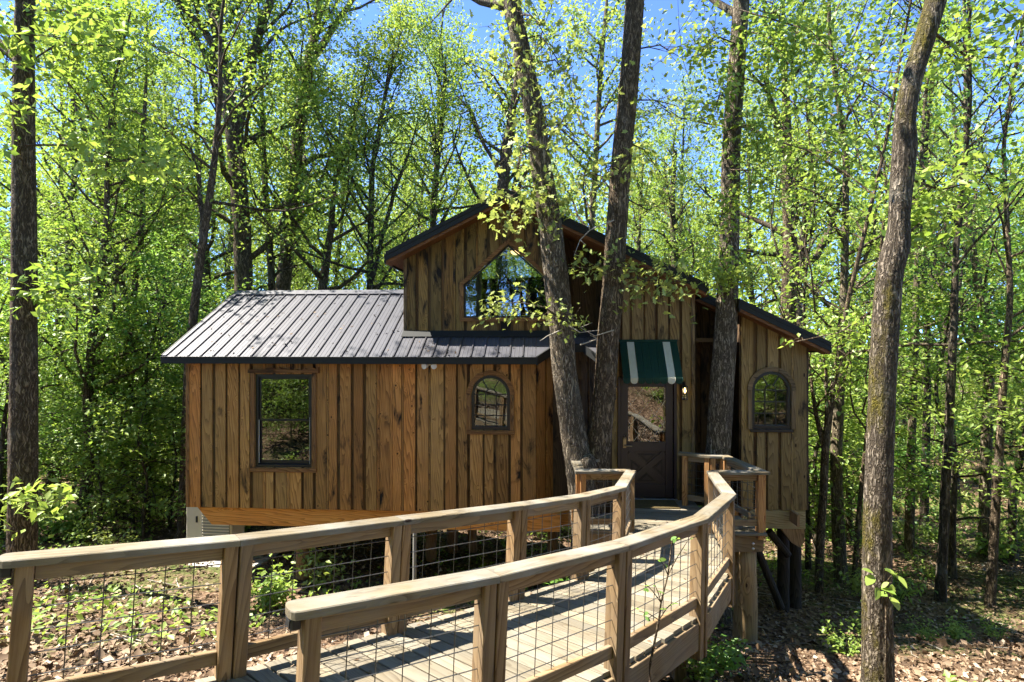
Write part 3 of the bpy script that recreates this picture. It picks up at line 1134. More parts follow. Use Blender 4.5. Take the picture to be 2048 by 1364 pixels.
SK = [(-1.93, -0.245), (0.400, -0.245), (0.685, 0.08), (0.685, 0.495), (-1.93, 0.495)]
roof_s = plan_prism(SK, -0.012, -0.095).build("roof", M['cedar'], HOUSE)
roof_s["label"] = "narrow skirt roof below the gable"
lay_panels(roof_s, -1.93, 0.40, -0.262, 0.44)
plan_prism([(0.402, -0.258), (0.70, 0.08), (0.70, 0.44), (0.402, 0.44)], 0.0, -0.010).build("roof_panel", M['metal_roof'], roof_s)
e0, e1 = np.array([0.405, -0.270]), np.array([0.70, 0.075])
nn = np.array([e1[1] - e0[1], -(e1[0] - e0[0])])
nn = nn / np.linalg.norm(nn) * 0.02
plan_prism([tuple(e0), tuple(e0 + nn), tuple(e1 + nn), tuple(e1)], 0.022, -0.12).build("fascia", M['fascia'], roof_s)
roof_n = plan_prism([(0.70, 0.10), (1.19, 0.10), (1.19, 0.495), (0.70, 0.495)], 0.0, -0.09).build("roof", M['metal_roof'], HOUSE)
roof_n["label"] = "small piece of skirt roof behind the twin trunks"
plan_prism([(0.70, 0.08), (1.19, 0.08), (1.19, 0.10), (0.70, 0.10)], 0.018, -0.11).build("fascia", M['fascia'], roof_n)
roof_e = plan_prism([(1.193, 0.08), (1.43, -0.25), (1.66, -0.25), (1.66, 0.495), (1.193, 0.495)], 0.0, -0.09).build("roof", M['metal_roof'], HOUSE)
roof_e["label"] = "small skirt roof corner between the twin trunks and the awning"
plan_prism([(1.182, 0.075), (1.42, -0.265), (1.43, -0.25), (1.193, 0.08)], 0.018, -0.12).build("fascia", M['fascia'], roof_e)
MB().box((1.425, -0.27, hz(-0.378)), (1.66, -0.252, hz(-0.255)), 0.003).build("fascia", M['fascia'], roof_e)
for u in (1.30, 1.48):
    r = panel_mesh("roof_rib", 0.12 if u < 1.4 else -0.24, 0.46, PW, 0, 0, None).build("roof_rib", M['metal_rib'], roof_e)
    r.location.x = u
# apron flashing where the gable wall meets the skirt roof
MB().hexa([(-1.95, 0.30, hz(zwing(0.30)) + 0.027), (1.66, 0.30, hz(zwing(0.30)) + 0.027), (1.66, 0.46, hz(zwing(0.46)) + 0.040), (-1.95, 0.46, hz(zwing(0.46)) + 0.040),
           (-1.95, 0.30, hz(zwing(0.30)) + 0.032), (1.66, 0.30, hz(zwing(0.30)) + 0.032), (1.66, 0.465, hz(zwing(0.46)) + 0.047), (-1.95, 0.465, hz(zwing(0.46)) + 0.047)]).build("flashing", M['fascia'], roof_s)

# main gable roof


def main_roof(u0, u1, v0, label, end_cap=None):
    us = [u0] + ([-0.094] if u0 < -0.094 < u1 else []) + [u1]
    top = [(u, zmain(u) - 0.03) for u in us]
    bot = [(u, zmain(u) - 0.165) for u in us]
    r = prism_v(top + bot[::-1], v0 + 0.03, 4.75).build("roof", M['cedar'], HOUSE)
    r["label"] = label
    for a, b in zip(us[:-1], us[1:]):
        # ribbed metal sheets, 0.9 m wide down the roof
        nsh = 5
        for k in range(nsh):
            va, vb = v0 + (4.8 - v0) * k / nsh, v0 + (4.8 - v0) * (k + 1) / nsh
            MB().hexa([(a, va + .003, hz(zmain(a)) - 0.028), (b, va + .003, hz(zmain(b)) - 0.028), (b, vb, hz(zmain(b)) - 0.028), (a, vb, hz(zmain(a)) - 0.028),
                       (a, va + .003, hz(zmain(a)) - 0.004), (b, va + .003, hz(zmain(b)) - 0.004), (b, vb, hz(zmain(b)) - 0.004), (a, vb, hz(zmain(a)) - 0.004)]).build("roof_panel", M['metal_roof'], r)
        prism_v([(a, zmain(a) + 0.006), (b, zmain(b) + 0.006), (b, zmain(b) - 0.058), (a, zmain(a) - 0.058)], v0 - 0.022, v0 + 0.002).build("rake_trim", M['fascia'], r)
        prism_v([(a, zmain(a) - 0.060), (b, zmain(b) - 0.060), (b, zmain(b) - 0.150), (a, zmain(a) - 0.150)], v0 - 0.012, v0 + 0.010).build("rake_trim", M['fascia'], r)
        prism_v([(a, zmain(a) - 0.152), (b, zmain(b) - 0.152), (b, zmain(b) - 0.205), (a, zmain(a) - 0.205)], v0 + 0.004, v0 + 0.028).build("rake_board", M['cedar'], r)
        prism_v([(a, zmain(a) - 0.170), (b, zmain(b) - 0.170), (b, zmain(b) - 0.205), (a, zmain(a) - 0.205)], v0 + 0.030, 0.46 if v0 < 0.5 else 1.25).build("soffit", M['cedar'], r)
    return r


rm_ = main_roof(-2.17, 3.222, 0.15, "main gable roof edge with charcoal trim over orange boards")
MB().box((-2.20, 0.15, hz(zmain(-2.17) - 0.20)), (-2.171, 4.75, hz(zmain(-2.17) - 0.03)), 0.003).build("fascia", M['fascia'], rm_)
rm2 = main_roof(3.225, 3.742, 0.98, "set-back strip of roof behind the third trunk")
rm3 = main_roof(3.746, 5.18, 0.15, "low end of the roof over the narrow right wall")
MB().box((3.728, 0.13, hz(zmain(3.746) - 0.205)), (3.7455, 0.95, hz(zmain(3.746) + 0.012)), 0.002).build("end_trim", M['fascia'], rm3)
MB().box((3.2225, 0.13, hz(zmain(3.222) - 0.205)), (3.24, 0.97, hz(zmain(3.222) + 0.012)), 0.002).build("end_trim", M['fascia'], rm_)
MB().box((5.181, 0.14, hz(zmain(5.18) - 0.18)), (5.20, 4.75, hz(zmain(5.18) + 0.004)), 0.003).build("fascia", M['fascia'], rm3)

# corner boards
for (u, v, z0, z1, mt) in ((4.96, 0.492, -2.86, zmain(4.96) - 0.2, M['siding_dark']), (3.068, 0.452, -2.74, zmain(3.05) - 0.2, M['trim_grey_z']), (-5.575, -0.03, -2.85, -0.36, M['trim_z']), (-1.915, 0.465, 0.12, zmain(-1.9) - 0.2, M['trim_grey_z'])):
    MB().box((u - 0.03, v - 0.005, hz(z0)), (u + 0.03, v + 0.034, hz(z1)), 0.003).build("corner_board", mt, HOUSE)

# ---- front door
DU0, DU1, DZ0, DZ1 = 1.850, 2.742, -2.690, -0.665
fr = MB()
fr.box((1.794, 0.46, hz(-2.745)), (1.845, 0.58, hz(-0.625)))
fr.box((2.747, 0.46, hz(-2.745)), (2.797, 0.58, hz(-0.625)))
fr.box((1.845, 0.46, hz(-0.66)), (2.747, 0.58, hz(-0.625)))
fr.build("door_frame", M['door'], HOUSE)
gz0, gz1, gu0, gu1 = -1.735, -0.79, 1.975, 2.615
dm = MB()
dm.box((DU0, 0.50, hz(DZ0)), (gu0, 0.545, hz(DZ1)))
dm.box((gu1, 0.50, hz(DZ0)), (DU1, 0.545, hz(DZ1)))
dm.box((gu0, 0.50, hz(gz1)), (gu1, 0.545, hz(DZ1)))
dm.box((gu0, 0.50, hz(-1.90)), (gu1, 0.545, hz(gz0)))
dm.box((gu0, 0.50, hz(DZ0)), (gu1, 0.545, hz(-2.46)))
dm.box((gu0 - .01, 0.524, hz(-2.47)), (gu1 + .01, 0.542, hz(-1.89)), 0)
door = dm.build("door", M['door'], HOUSE)
door["label"] = "aubergine front door with leaded glass above a crossbuck panel"
MB().box((gu0 - .006, 0.520, hz(gz0) - .006), (gu1 + .006, 0.526, hz(gz1) + .006), 0).build("pane", M['glass_door'], door)


def plane_bar(p, s, w_, y0, y1, name, mt, par):
    p = np.array(p, float)
    s = np.array(s, float)
    d = (s - p) / np.linalg.norm(s - p)
    n_ = np.array([-d[1], d[0]]) * w_ / 2
    return MB().prism([(q[0], hz(q[1])) for q in (p - n_, s - n_, s + n_, p + n_)], y0, y1).build(name, mt, par)


# diagonal leading
W_, H_ = gu1 - gu0, gz1 - gz0
sp = 0.205
sl = 1.30
for sgn in (1, -1):
    c = -3.0
    while c < 3.0:
        # line z = sl*sgn*(u-um) + c, clipped to the pane
        um, zm_ = (gu0 + gu1) / 2, (gz0 + gz1) / 2
        pts = []
        for u in (gu0, gu1):
            z = zm_ + sgn * sl * (u - um) + c
            if gz0 <= z <= gz1:
                pts.append((u, z))
        for z in (gz0, gz1):
            u = um + (z - zm_ - c) / (sgn * sl)
            if gu0 < u < gu1:
                pts.append((u, z))
        if len(pts) == 2 and np.hypot(pts[0][0] - pts[1][0], pts[0][1] - pts[1][1]) > 0.05:
            plane_bar(pts[0], pts[1], 0.005, 0.5145 if sgn > 0 else 0.5165, 0.5195, "leading", M['lead'], door)
        c += sp * 1.72
# crossbuck with four stepped triangles
a0, a1, b0, b1 = gu0, gu1, -2.46, -1.90
cu, cz = (a0 + a1) / 2, (b0 + b1) / 2
plane_bar((a0 + .02, b0 + .02), (a1 - .02, b1 - .02), 0.085, 0.500, 0.5235, "cross_brace", M['door'], door)
plane_bar((a0 + .02, b1 - .02), (a1 - .02, b0 + .02), 0.085, 0.503, 0.5235, "cross_brace", M['door'], door)
for tri in ([(a0, b0), (a1, b0), (cu, cz)], [(a1, b0), (a1, b1), (cu, cz)], [(a1, b1), (a0, b1), (cu, cz)], [(a0, b1), (a0, b0), (cu, cz)]):
    ctr = np.mean(np.array(tri), axis=0)
    for k, (s_, y_) in enumerate(((0.50, 0.513), (0.26, 0.506))):
        q = [tuple(ctr + (np.array(p) - ctr) * s_) for p in tri]
        MB().prism([(p[0], hz(p[1])) for p in q], y_, 0.5235 if k == 0 else 0.5128).build("triangle_panel", M['door_line'] if k == 0 else M['door'], door)
hd = MB()
hd.box((1.888, 0.485, hz(-1.845)), (1.945, 0.4995, hz(-1.66)), 0.004)
hd.tube([(1.915, 0.484, hz(-1.80)), (1.915, 0.445, hz(-1.80)), (1.935, 0.44, hz(-1.80)), (2.035, 0.44, hz(-1.803))], 0.010, 8)
hd.tube([(1.905, 0.484, hz(-1.70)), (1.905, 0.455, hz(-1.69)), (1.905, 0.455, hz(-1.62)), (1.925, 0.455, hz(-1.60)), (1.94, 0.455, hz(-1.62)), (1.94, 0.46, hz(-1.69))], 0.006, 6)
hd.build("door_handle", M['brass'], door)
MB().box((1.79, 0.41, hz(-2.745)), (2.80, 0.50, hz(-2.70)), 0.004).build("threshold", M['steel'], HOUSE)

# ---- awning: eight ribbed metal slats, second and seventh cream
aw0, aw1, va, vb, za, zb_ = 1.828, 2.795, 0.472, 0.05, -0.005, -0.545
hdr = MB()
hdr.box((aw0 - .01, 0.455, hz(za) - .01), (aw1 + .01, 0.474, hz(za) + .03), 0.003)
aw = hdr.build("awning", M['green'], HOUSE)
aw["label"] = "scalloped green metal awning with two cream stripes over the door"
wd = (aw1 - aw0) / 8
for k in range(8):
    u0 = aw0 + k * wd
    nx = 17
    us = np.linspace(0, wd, nx)
    rip = 0.0008 * (1 + np.cos(np.arange(nx) * math.pi / 2))
    rip[0] = rip[-1] = 0.006
    prof = []
    ts = [0, 0.5, 0.93]
    V = []
    for t in ts:
        for i in range(nx):
            v = va + (vb - va) * t
            z = za + (zb_ - za) * t
            V.append((u0 + us[i], v - rip[i] * 0.78, hz(z) + rip[i] * 0.62))
    # rounded nose, then the valance with a scalloped lip
    for (dv, dz) in ((-0.034, -0.062), (-0.036, -0.10)):
        for i in range(nx):
            V.append((u0 + us[i], vb + dv - rip[i], hz(zb_) + dz))
    for i in range(nx):
        s = (us[i] - (us[0] + us[-1]) / 2) / ((us[-1] - us[0]) / 2)
        drop = 0.105 + 0.052 * math.sqrt(max(0, 1 - s * s))
        V.append((u0 + us[i], vb - 0.034 - rip[i], hz(zb_) - drop))
    rows = 6
    nV = len(V)
    V2 = [(a, b + 0.006, c - 0.003) for a, b, c in V]
    Fc = []
    for r in range(rows - 1):
        for i in range(nx - 1):
            p = r * nx + i
            Fc.append((p, p + nx, p + nx + 1, p + 1))
            Fc.append((nV + p, nV + p + 1, nV + p + nx + 1, nV + p + nx))
    for i in range(nx - 1):
        p = (rows - 1) * nx + i
        Fc.append((p, nV + p, nV + p + 1, p + 1))
    mk("awning_slat", V + V2, Fc, M['white'] if k in (1, 6) else M['green'], aw)
for u in (aw0 + 0.006, aw1 - 0.018):
    prism_u([(va - .004, za - .012), (vb - .03, zb_ - .07), (vb - 0.028, zb_ - 0.10), (va - .004, za - 0.12)], u, u + 0.008).build("awning_side", M['green'], aw)

# ---- wall lanterns either side of the door


def lantern(u, v, z, lit):
    m = MB()
    m.box((u - 0.03, v - 0.018, hz(z + 0.02)), (u + 0.03, v - 0.001, hz(z + 0.16)), 0.004)
    m.tube([(u, v - 0.018, hz(z + 0.12)), (u, v - 0.07, hz(z + 0.17)), (u, v - 0.11, hz(z + 0.155)), (u, v - 0.11, hz(z + 0.10))], 0.009, 7)
    m.lathe([(0.012, 0.02), (0.05, 0.0), (0.056, -0.02), (0.046, -0.022)], (u, v - 0.11, hz(z + 0.10)), 12)
    m.lathe([(0.046, -0.215), (0.050, -0.228), (0.03, -0.24)], (u, v - 0.11, hz(z + 0.10)), 12)
    for k in range(6):
        a = k * math.pi / 3
        m.box((u + 0.045 * math.cos(a) - .003, v - 0.11 + 0.045 * math.sin(a) - .003, hz(z - 0.118)), (u + 0.045 * math.cos(a) + .003, v - 0.11 + 0.045 * math.sin(a) + .003, hz(z + 0.08)), 0)
    w = m.build("wall_lantern", M['rubber'], HOUSE)
    MB().lathe([(0.040, -0.214), (0.042, -0.12), (0.040, -0.023)], (u, v - 0.11, hz(z + 0.10)), 12).build("lantern_glass", M['glass_lantern'], w)
    MB().lathe([(0.006, -0.03), (0.012, -0.06), (0.02, -0.09), (0.014, -0.115), (0.004, -0.122)], (u, v - 0.11, hz(z + 0.10)), 10).build("bulb", M['bulb'], w)


M['glass_lantern'] = glass_mat("lantern_glass", 0.12, (0.95, 0.95, 0.9))
M['bulb'] = emit_mat("lantern_bulb", (1.0, 0.66, 0.30), 0.9)
lantern(2.905, 0.472, -0.86, True)
lantern(1.715, 0.472, -0.86, True)

# floodlight under the eave
f = MB()
cu_ = on(860, 730, -0.12)[0]
f.lathe([(0.05, 0.0), (0.055, -0.012), (0.03, -0.03)], (cu_, -0.12, hz(-0.372)), 14)
for s in (-1, 1):
    f.tube([(cu_ + s * 0.02, -0.12, hz(-0.39)), (cu_ + s * 0.055, -0.15, hz(-0.402)), (cu_ + s * 0.085, -0.21, hz(-0.415))], [0.018, 0.040, 0.050], 12)
f.build("floodlight", M['white_trim'], HOUSE)

# ---- beams and posts under the house
bm = MB()
bm.prism([(-5.44, hz(-2.862)), (0.80, hz(-2.862)), (0.80, hz(-3.16)), (-5.18, hz(-3.16))], 0.03, 0.17)
b1_ = bm.build("support_beam", M['glulam'], HOUSE)
b1_["label"] = "long orange glued beam under the front wall"
MB().box((0.82, 0.32, hz(-3.16)), (3.86, 0.46, hz(-2.862)), 0.005).build("support_beam", M['glulam'], HOUSE)
MB().box((-5.44, 2.9, hz(-3.16)), (4.85, 3.05, hz(-2.862)), 0.005).build("support_beam", M['glulam'], HOUSE)
b3 = MB().box((4.02, 0.49, hz(-3.185)), (4.945, 0.63, hz(-2.87)), 0.006).build("support_beam", M['pale_beam'], HOUSE)
b3["label"] = "pale square beam end under the narrow right wall"
for u in np.arange(-5.2, 4.8, 0.9):
    MB().box((u - 0.02, 0.19, hz(-3.05)), (u + 0.02, 4.2, hz(-2.855)), 0.003).build("floor_joist", M['pole_brown'], HOUSE)


def house_post(px, d, r, ztop, mt, label=None, k=14):
    p = at(px, 682, d)
    z0 = float(gz(p[0], p[1])) - 0.25
    # house-local
    dx, dy = p[0], p[1] - OY
    u, v = dx * CP - dy * SP, dx * SP + dy * CP
    n = 7
    zz = np.linspace(z0, ztop, n)
    pts = [(u + random.uniform(-.008, .008), v + random.uniform(-.008, .008), hz(z)) for z in zz]
    o = MB().tube(pts, [r * (1.06 - 0.08 * i / n) for i in range(n)], k).build("support_post", mt, HOUSE, smooth=False)
    for pl in o.data.polygons:
        pl.use_smooth = len(pl.vertices) == 4
    if label:
        o["label"] = label
    return o


house_post(607, 9.95, 0.125, -2.87, M['pole_brown'], "round peeled post under the long orange beam")
house_post(862, 11.6, 0.11, -3.17, M['pole_brown'])
house_post(905, 12.4, 0.12, -3.17, M['pole_brown'])
house_post(1105, 10.9, 0.10, -3.17, M['pole_brown'])
house_post(945, 12.5, 0.10, -3.17, M['pole_brown'])
house_post(640, 12.4, 0.12, -3.17, M['pole_brown'])
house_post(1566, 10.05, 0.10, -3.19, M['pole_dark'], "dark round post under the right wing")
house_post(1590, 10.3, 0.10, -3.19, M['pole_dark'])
# corbel and diagonal braces at the dark posts
ca = on(1578, 1062, 0.55)
MB().prism([(4.55, hz(-3.188)), (4.93, hz(-3.188)), (4.93, hz(-3.40)), (4.86, hz(-3.50)), (4.72, hz(-3.42))], 0.50, 0.64).build("corbel", M['pole_brown'], HOUSE)
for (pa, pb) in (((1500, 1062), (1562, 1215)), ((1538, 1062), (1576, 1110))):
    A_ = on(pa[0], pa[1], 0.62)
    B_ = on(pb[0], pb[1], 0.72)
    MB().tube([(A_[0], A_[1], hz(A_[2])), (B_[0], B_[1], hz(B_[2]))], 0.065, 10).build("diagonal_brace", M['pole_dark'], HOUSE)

# ---- things seen through the glass
cu0 = MB()
n = 40
xs = np.linspace(-0.86, -0.58, n)
ys = 0.66 + 0.022 * np.sin(xs * 75)
V = [(x, y, hz(0.09)) for x, y in zip(xs, ys)] + [(x, y, hz(min(pent_hi(x) - 0.01, 1.4))) for x, y in zip(xs, ys)]
V += [(a, b + 0.006, c) for a, b, c in V]
Fc = [(i, i + 1, n + i + 1, n + i) for i in range(n - 1)] + [(2 * n + i + 1, 2 * n + i, 3 * n + i, 3 * n + i + 1) for i in range(n - 1)]


def in_house(name, V, Fc, mat, smooth=True):
    W = [uw(p[0], p[1], p[2] - ZO) for p in V]
    return mk(name, W, Fc, mat, smooth=smooth)


tag(in_house("curtain", V, Fc, M['curtain']), "pale curtain hanging inside the five-sided gable window", "curtain")
xs = np.linspace(-0.155, -0.055, n)
V = []
for z, off, sq in ((-1.43, -0.03, 1.5), (-1.15, 0.015, 1.0), (-0.92, 0.03, 0.7)):
    V += [(-0.085 + off + (x + 0.105) * sq, 0.16 + 0.015 * math.sin(x * 160), hz(z)) for x in xs]
Fc = [(r * n + i, r * n + i + 1, (r + 1) * n + i + 1, (r + 1) * n + i) for r in range(2) for i in range(n - 1)]
tag(in_house("curtain", V, Fc, M['curtain']), "cream curtain tied aside inside the arched window under the eave", "curtain")
p = uw(0.0, 1.05, 1.80)
cl = empty("ceiling_light", p - np.array([0, 0, 0.16]))
tag(cl, "small round ceiling light glowing inside the top of the gable window", "ceiling light")
MB().lathe([(0.10, 0.05), (0.11, 0.02), (0.09, 0.018)], (0, 0, 0.0), 16).build("fixture", M['white_trim'], cl)
MB().lathe([(0.09, 0.016), (0.085, -0.02), (0.05, -0.045), (0.01, -0.055)], (0, 0, 0.0), 16).build("lamp_shade", emit_mat("ceiling_glow", (1.0, 0.62, 0.28), 0.8), cl)
b = on(578, 860, 0.75)
lp = empty("table_lamp", uw(b[0], 0.75, -2.02))
tag(lp, "table lamp with a pale green shade inside the tall black window", "lamp")
MB().lathe([(0.07, 0.0), (0.07, 0.02), (0.03, 0.05), (0.075, 0.18), (0.055, 0.32), (0.02, 0.40), (0.012, 0.47)], (0, 0, 0), 14).build("lamp_base", M['concrete'], lp)
MB().lathe([(0.19, 0.45), (0.165, 0.70)], (0, 0, 0), 18).build("lamp_shade", M['shade'], lp)
st = MB()
ta = uw(b[0], 0.75, -2.02)
t_ = empty("side_table", (ta[0], ta[1], -2.71))
tag(t_, "small wooden side table under the lamp inside the tall black window", "table")
MB().box((-0.22, -0.2, 0.66), (0.22, 0.2, 0.688), 0.005).build("table_top", M['trim_x'], t_)
for sx in (-1, 1):
    for sy in (-1, 1):
        MB().box((sx * 0.18 - 0.02, sy * 0.16 - 0.02, 0), (sx * 0.18 + 0.02, sy * 0.16 + 0.02, 0.658), 0.003).build("leg", M['trim_z'], t_)
jr = on(1540, 850, 0.585)
j = MB().lathe([(0.062, 0.0), (0.065, 0.01), (0.065, 0.16), (0.06, 0.165)], (0, 0, 0), 16).build("candle", M['white_trim'])
j.location = [float(c) for c in uw(jr[0], 0.64, -1.490)]
tag(j, "white pillar candle behind the right-hand arched window", "candle")

# ---------------------------------------------------------------- walkway and porch (world coordinates)
RAIL_H = 0.86
FLOOR = -2.70
WALK = empty("walkway", (1.3, 6.6, FLOOR - 0.3))
tag(WALK, "curved wooden ramp and porch with wire mesh railings leading to the front door", "walkway")
WINV = Matrix.Translation(-Vector(WALK.location))


def wloc(p):
    return (p[0] - WALK.location.x, p[1] - WALK.location.y, p[2] - WALK.location.z)


def put(o, Mw):
    o.matrix_basis = WINV @ Mw
    return o


def wbeam(name, p0, p1, w, h, mat, parent, up=(0, 0, 1), off=(0, 0), c=0.004):
    Mw, L = frame_matrix(p0, p1, up)
    o = MB().box((0, -w / 2 + off[0], -h / 2 + off[1]), (L, w / 2 + off[0], h / 2 + off[1]), c).build(name, mat, parent)
    return put(o, Mw)


def wsolid(name, V, Fc, Mw, mat, parent):
    I = Mw.inverted()
    o = mk(name, [tuple(I @ Vector([float(c) for c in p])) for p in V], Fc, mat, parent)
    return put(o, Mw)


HEX = [(3, 2, 1, 0), (4, 5, 6, 7), (0, 1, 5, 4), (1, 2, 6, 5), (2, 3, 7, 6), (3, 0, 4, 7)]
# deck edge lines, porch corner first: (x, y, z of the deck)
LE = np.array([(1.697, 8.116, -2.700), (1.274, 6.681, -2.568), (0.741, 5.942, -2.468), (0.055, 5.236, -2.360), (-0.869, 4.375, -2.221), (-1.726, 3.577, -2.092), (-2.580, 2.953, -1.976)])
RE = np.array([(2.831, 8.054, -2.700), (2.420, 6.330, -2.555), (1.672, 5.050, -2.420), (0.760, 3.990, -2.275), (-0.110, 3.180, -2.150), (-0.960, 2.590, -2.060), (-1.80, 2.02, -1.98)])
LP = np.array([(1.697, 8.116, FLOOR), (0.970, 8.116, FLOOR), (0.987, 8.910, FLOOR), (1.292, 8.910, FLOOR)])
RP = np.array([(2.831, 8.054, FLOOR), (3.546, 8.054, FLOOR), (3.423, 9.144, FLOOR), (3.196, 9.184, FLOOR), (2.814, 9.390, FLOOR)])


def arcs(P):
    return np.concatenate([[0], np.cumsum(np.linalg.norm(np.diff(P[:, :2], axis=0), axis=1))])


def along(P, s):
    a = arcs(P)
    return np.array([np.interp(s, a, P[:, k]) for k in range(3)])


aL, aR = arcs(LE), arcs(RE)
mapLR_x = [0, aL[1], aL[2], aL[3], aL[4], aL[5], aL[6]]
mapLR_y = [0, aR[1], aR[1] + 0.72 * (aR[2] - aR[1]), aR[2] + 0.62 * (aR[3] - aR[2]), aR[3] + 0.62 * (aR[4] - aR[3]), aR[4] + 0.70 * (aR[5] - aR[4]), aR[5] + 0.85 * (aR[6] - aR[5])]


def cross(s):
    """left and right end of the deck at left arc length s, stretched a little over the edges"""
    a = along(LE, s)
    b = along(RE, np.interp(s, mapLR_x, mapLR_y))
    d = (b - a) / np.linalg.norm(b - a)
    return a - d * 0.035, b + d * 0.010


DT = 0.034            # plank thickness
jm = MB()
for k in range(12):
    a, b = cross(0.15 + k * 0.56)
    d = (b - a) / np.linalg.norm(b - a)
    t = np.array([-d[1], d[0], 0]) * 0.02
    lo = np.array([0, 0, -DT - 0.003])
    dp = np.array([0, 0, -0.17])
    P = [a + d * .09 - t + dp, b - d * .09 - t + dp, b - d * .09 + t + dp, a + d * .09 + t + dp, a + d * .09 - t + lo, b - d * .09 - t + lo, b - d * .09 + t + lo, a + d * .09 + t + lo]
    jm.hexa([wloc(p) for p in P])
deck = jm.build("deck", M['post'], WALK)
n_pl = 50
for k in range(n_pl):
    s0 = aL[-1] * k / n_pl
    s1 = aL[-1] * (k + 1) / n_pl
    a0, b0 = cross(s0)
    a1, b1 = cross(s1)
    jl, jr = random.uniform(-0.012, 0.012), random.uniform(-0.012, 0.012)
    da = (b0 - a0) / np.linalg.norm(b0 - a0)
    db = (b1 - a1) / np.linalg.norm(b1 - a1)
    a0, a1, b0, b1 = a0 + da * jl, a1 + db * jl, b0 + da * jr, b1 + db * jr
    ga = (a1 - a0) / np.linalg.norm(a1 - a0) * 0.007
    gb = (b1 - b0) / np.linalg.norm(b1 - b0) * 0.007
    zo = np.array([0, 0, random.uniform(-0.0015, 0.0015)])
    top = [a0 + ga + zo, b0 + gb + zo, b1 - gb + zo, a1 - ga + zo]
    dn = np.array([0, 0, -DT])
    Mw, L = frame_matrix(a0, b0)
    V = [p + dn for p in top] + [p - np.array([0, 0, 0.004]) for p in top]
    # eased upper edges
    inn = []
    for i, p in enumerate(top):
        c = sum(top) / 4
        q = p.copy()
        oth = top[3 - i]
        q = q + (oth - q) / np.linalg.norm(oth - q) * 0.004
        inn.append(q)
    V += inn
    Fc = [(0, 1, 2, 3), (8, 11, 10, 9)] + [(i, i + 4, (i + 1) % 4 + 4, (i + 1) % 4) for i in range(4)] + [(i + 4, i + 8, (i + 1) % 4 + 8, (i + 1) % 4 + 4) for i in range(4)]
    Fc = [f[::-1] for f in Fc]
    wsolid("deck_plank", V, Fc, Mw, M['plank'], deck)
# porch floor: rows of planks along the house front
pd = MB()
for v in (-1.0, -0.5, -0.05):
    a, b = uw(1.08, v - 0.02, FLOOR), uw(3.40, v - 0.02, FLOOR)
    c_, d_ = uw(3.40, v + 0.02, FLOOR), uw(1.08, v + 0.02, FLOOR)
    P = [a + (0, 0, -.2), b + (0, 0, -.2), c_ + (0, 0, -.2), d_ + (0, 0, -.2), a + (0, 0, -.037), b + (0, 0, -.037), c_ + (0, 0, -.037), d_ + (0, 0, -.037)]
    if v > -0.4:
        continue
    pd.hexa([wloc(p) for p in P])
porch = pd.build("deck", M['post'], WALK)
porch["label"] = "flat porch floor before the door"
v = -1.255
while v < 0.38:
    if v < -0.52:
        ua, ub = 1.00 + 0.02, 3.66 - 0.17 * (v + 1.25)
    elif v < -0.08:
        ua, ub = 1.66, 3.46
    else:
        ua, ub = 1.66, 3.05
    v1 = min(v + 0.14, 0.40)
    a, b = uw(ua + random.uniform(-.008, .008), v + 0.0045, FLOOR), uw(ub, v + 0.0045, FLOOR)
    Mw, L = frame_matrix(a, b)
    o = MB().box((0, 0, -DT), (L, v1 - v - 0.009, 0), 0.003).build("deck_plank", M['plank'], porch)
    put(o, Mw)
    v += 0.14

# ---- railings


def cap_poly(P, i, w):
    """mitred plan outline of the cap piece between P[i] and P[i+1]"""
    def normal(k):
        d = P[k + 1, :2] - P[k, :2]
        d = d / np.linalg.norm(d)
        return np.array([-d[1], d[0]])

    def off(k, j):
        """bisector offset at vertex k"""
        n0 = normal(max(k - 1, 0))
        n1 = normal(min(k, len(P) - 2))
        m = n0 + n1
        m = m / np.linalg.norm(m)
        return m * w / max(0.35, float(np.dot(m, n1)))
    return off(i, 0), off(i + 1, 0)


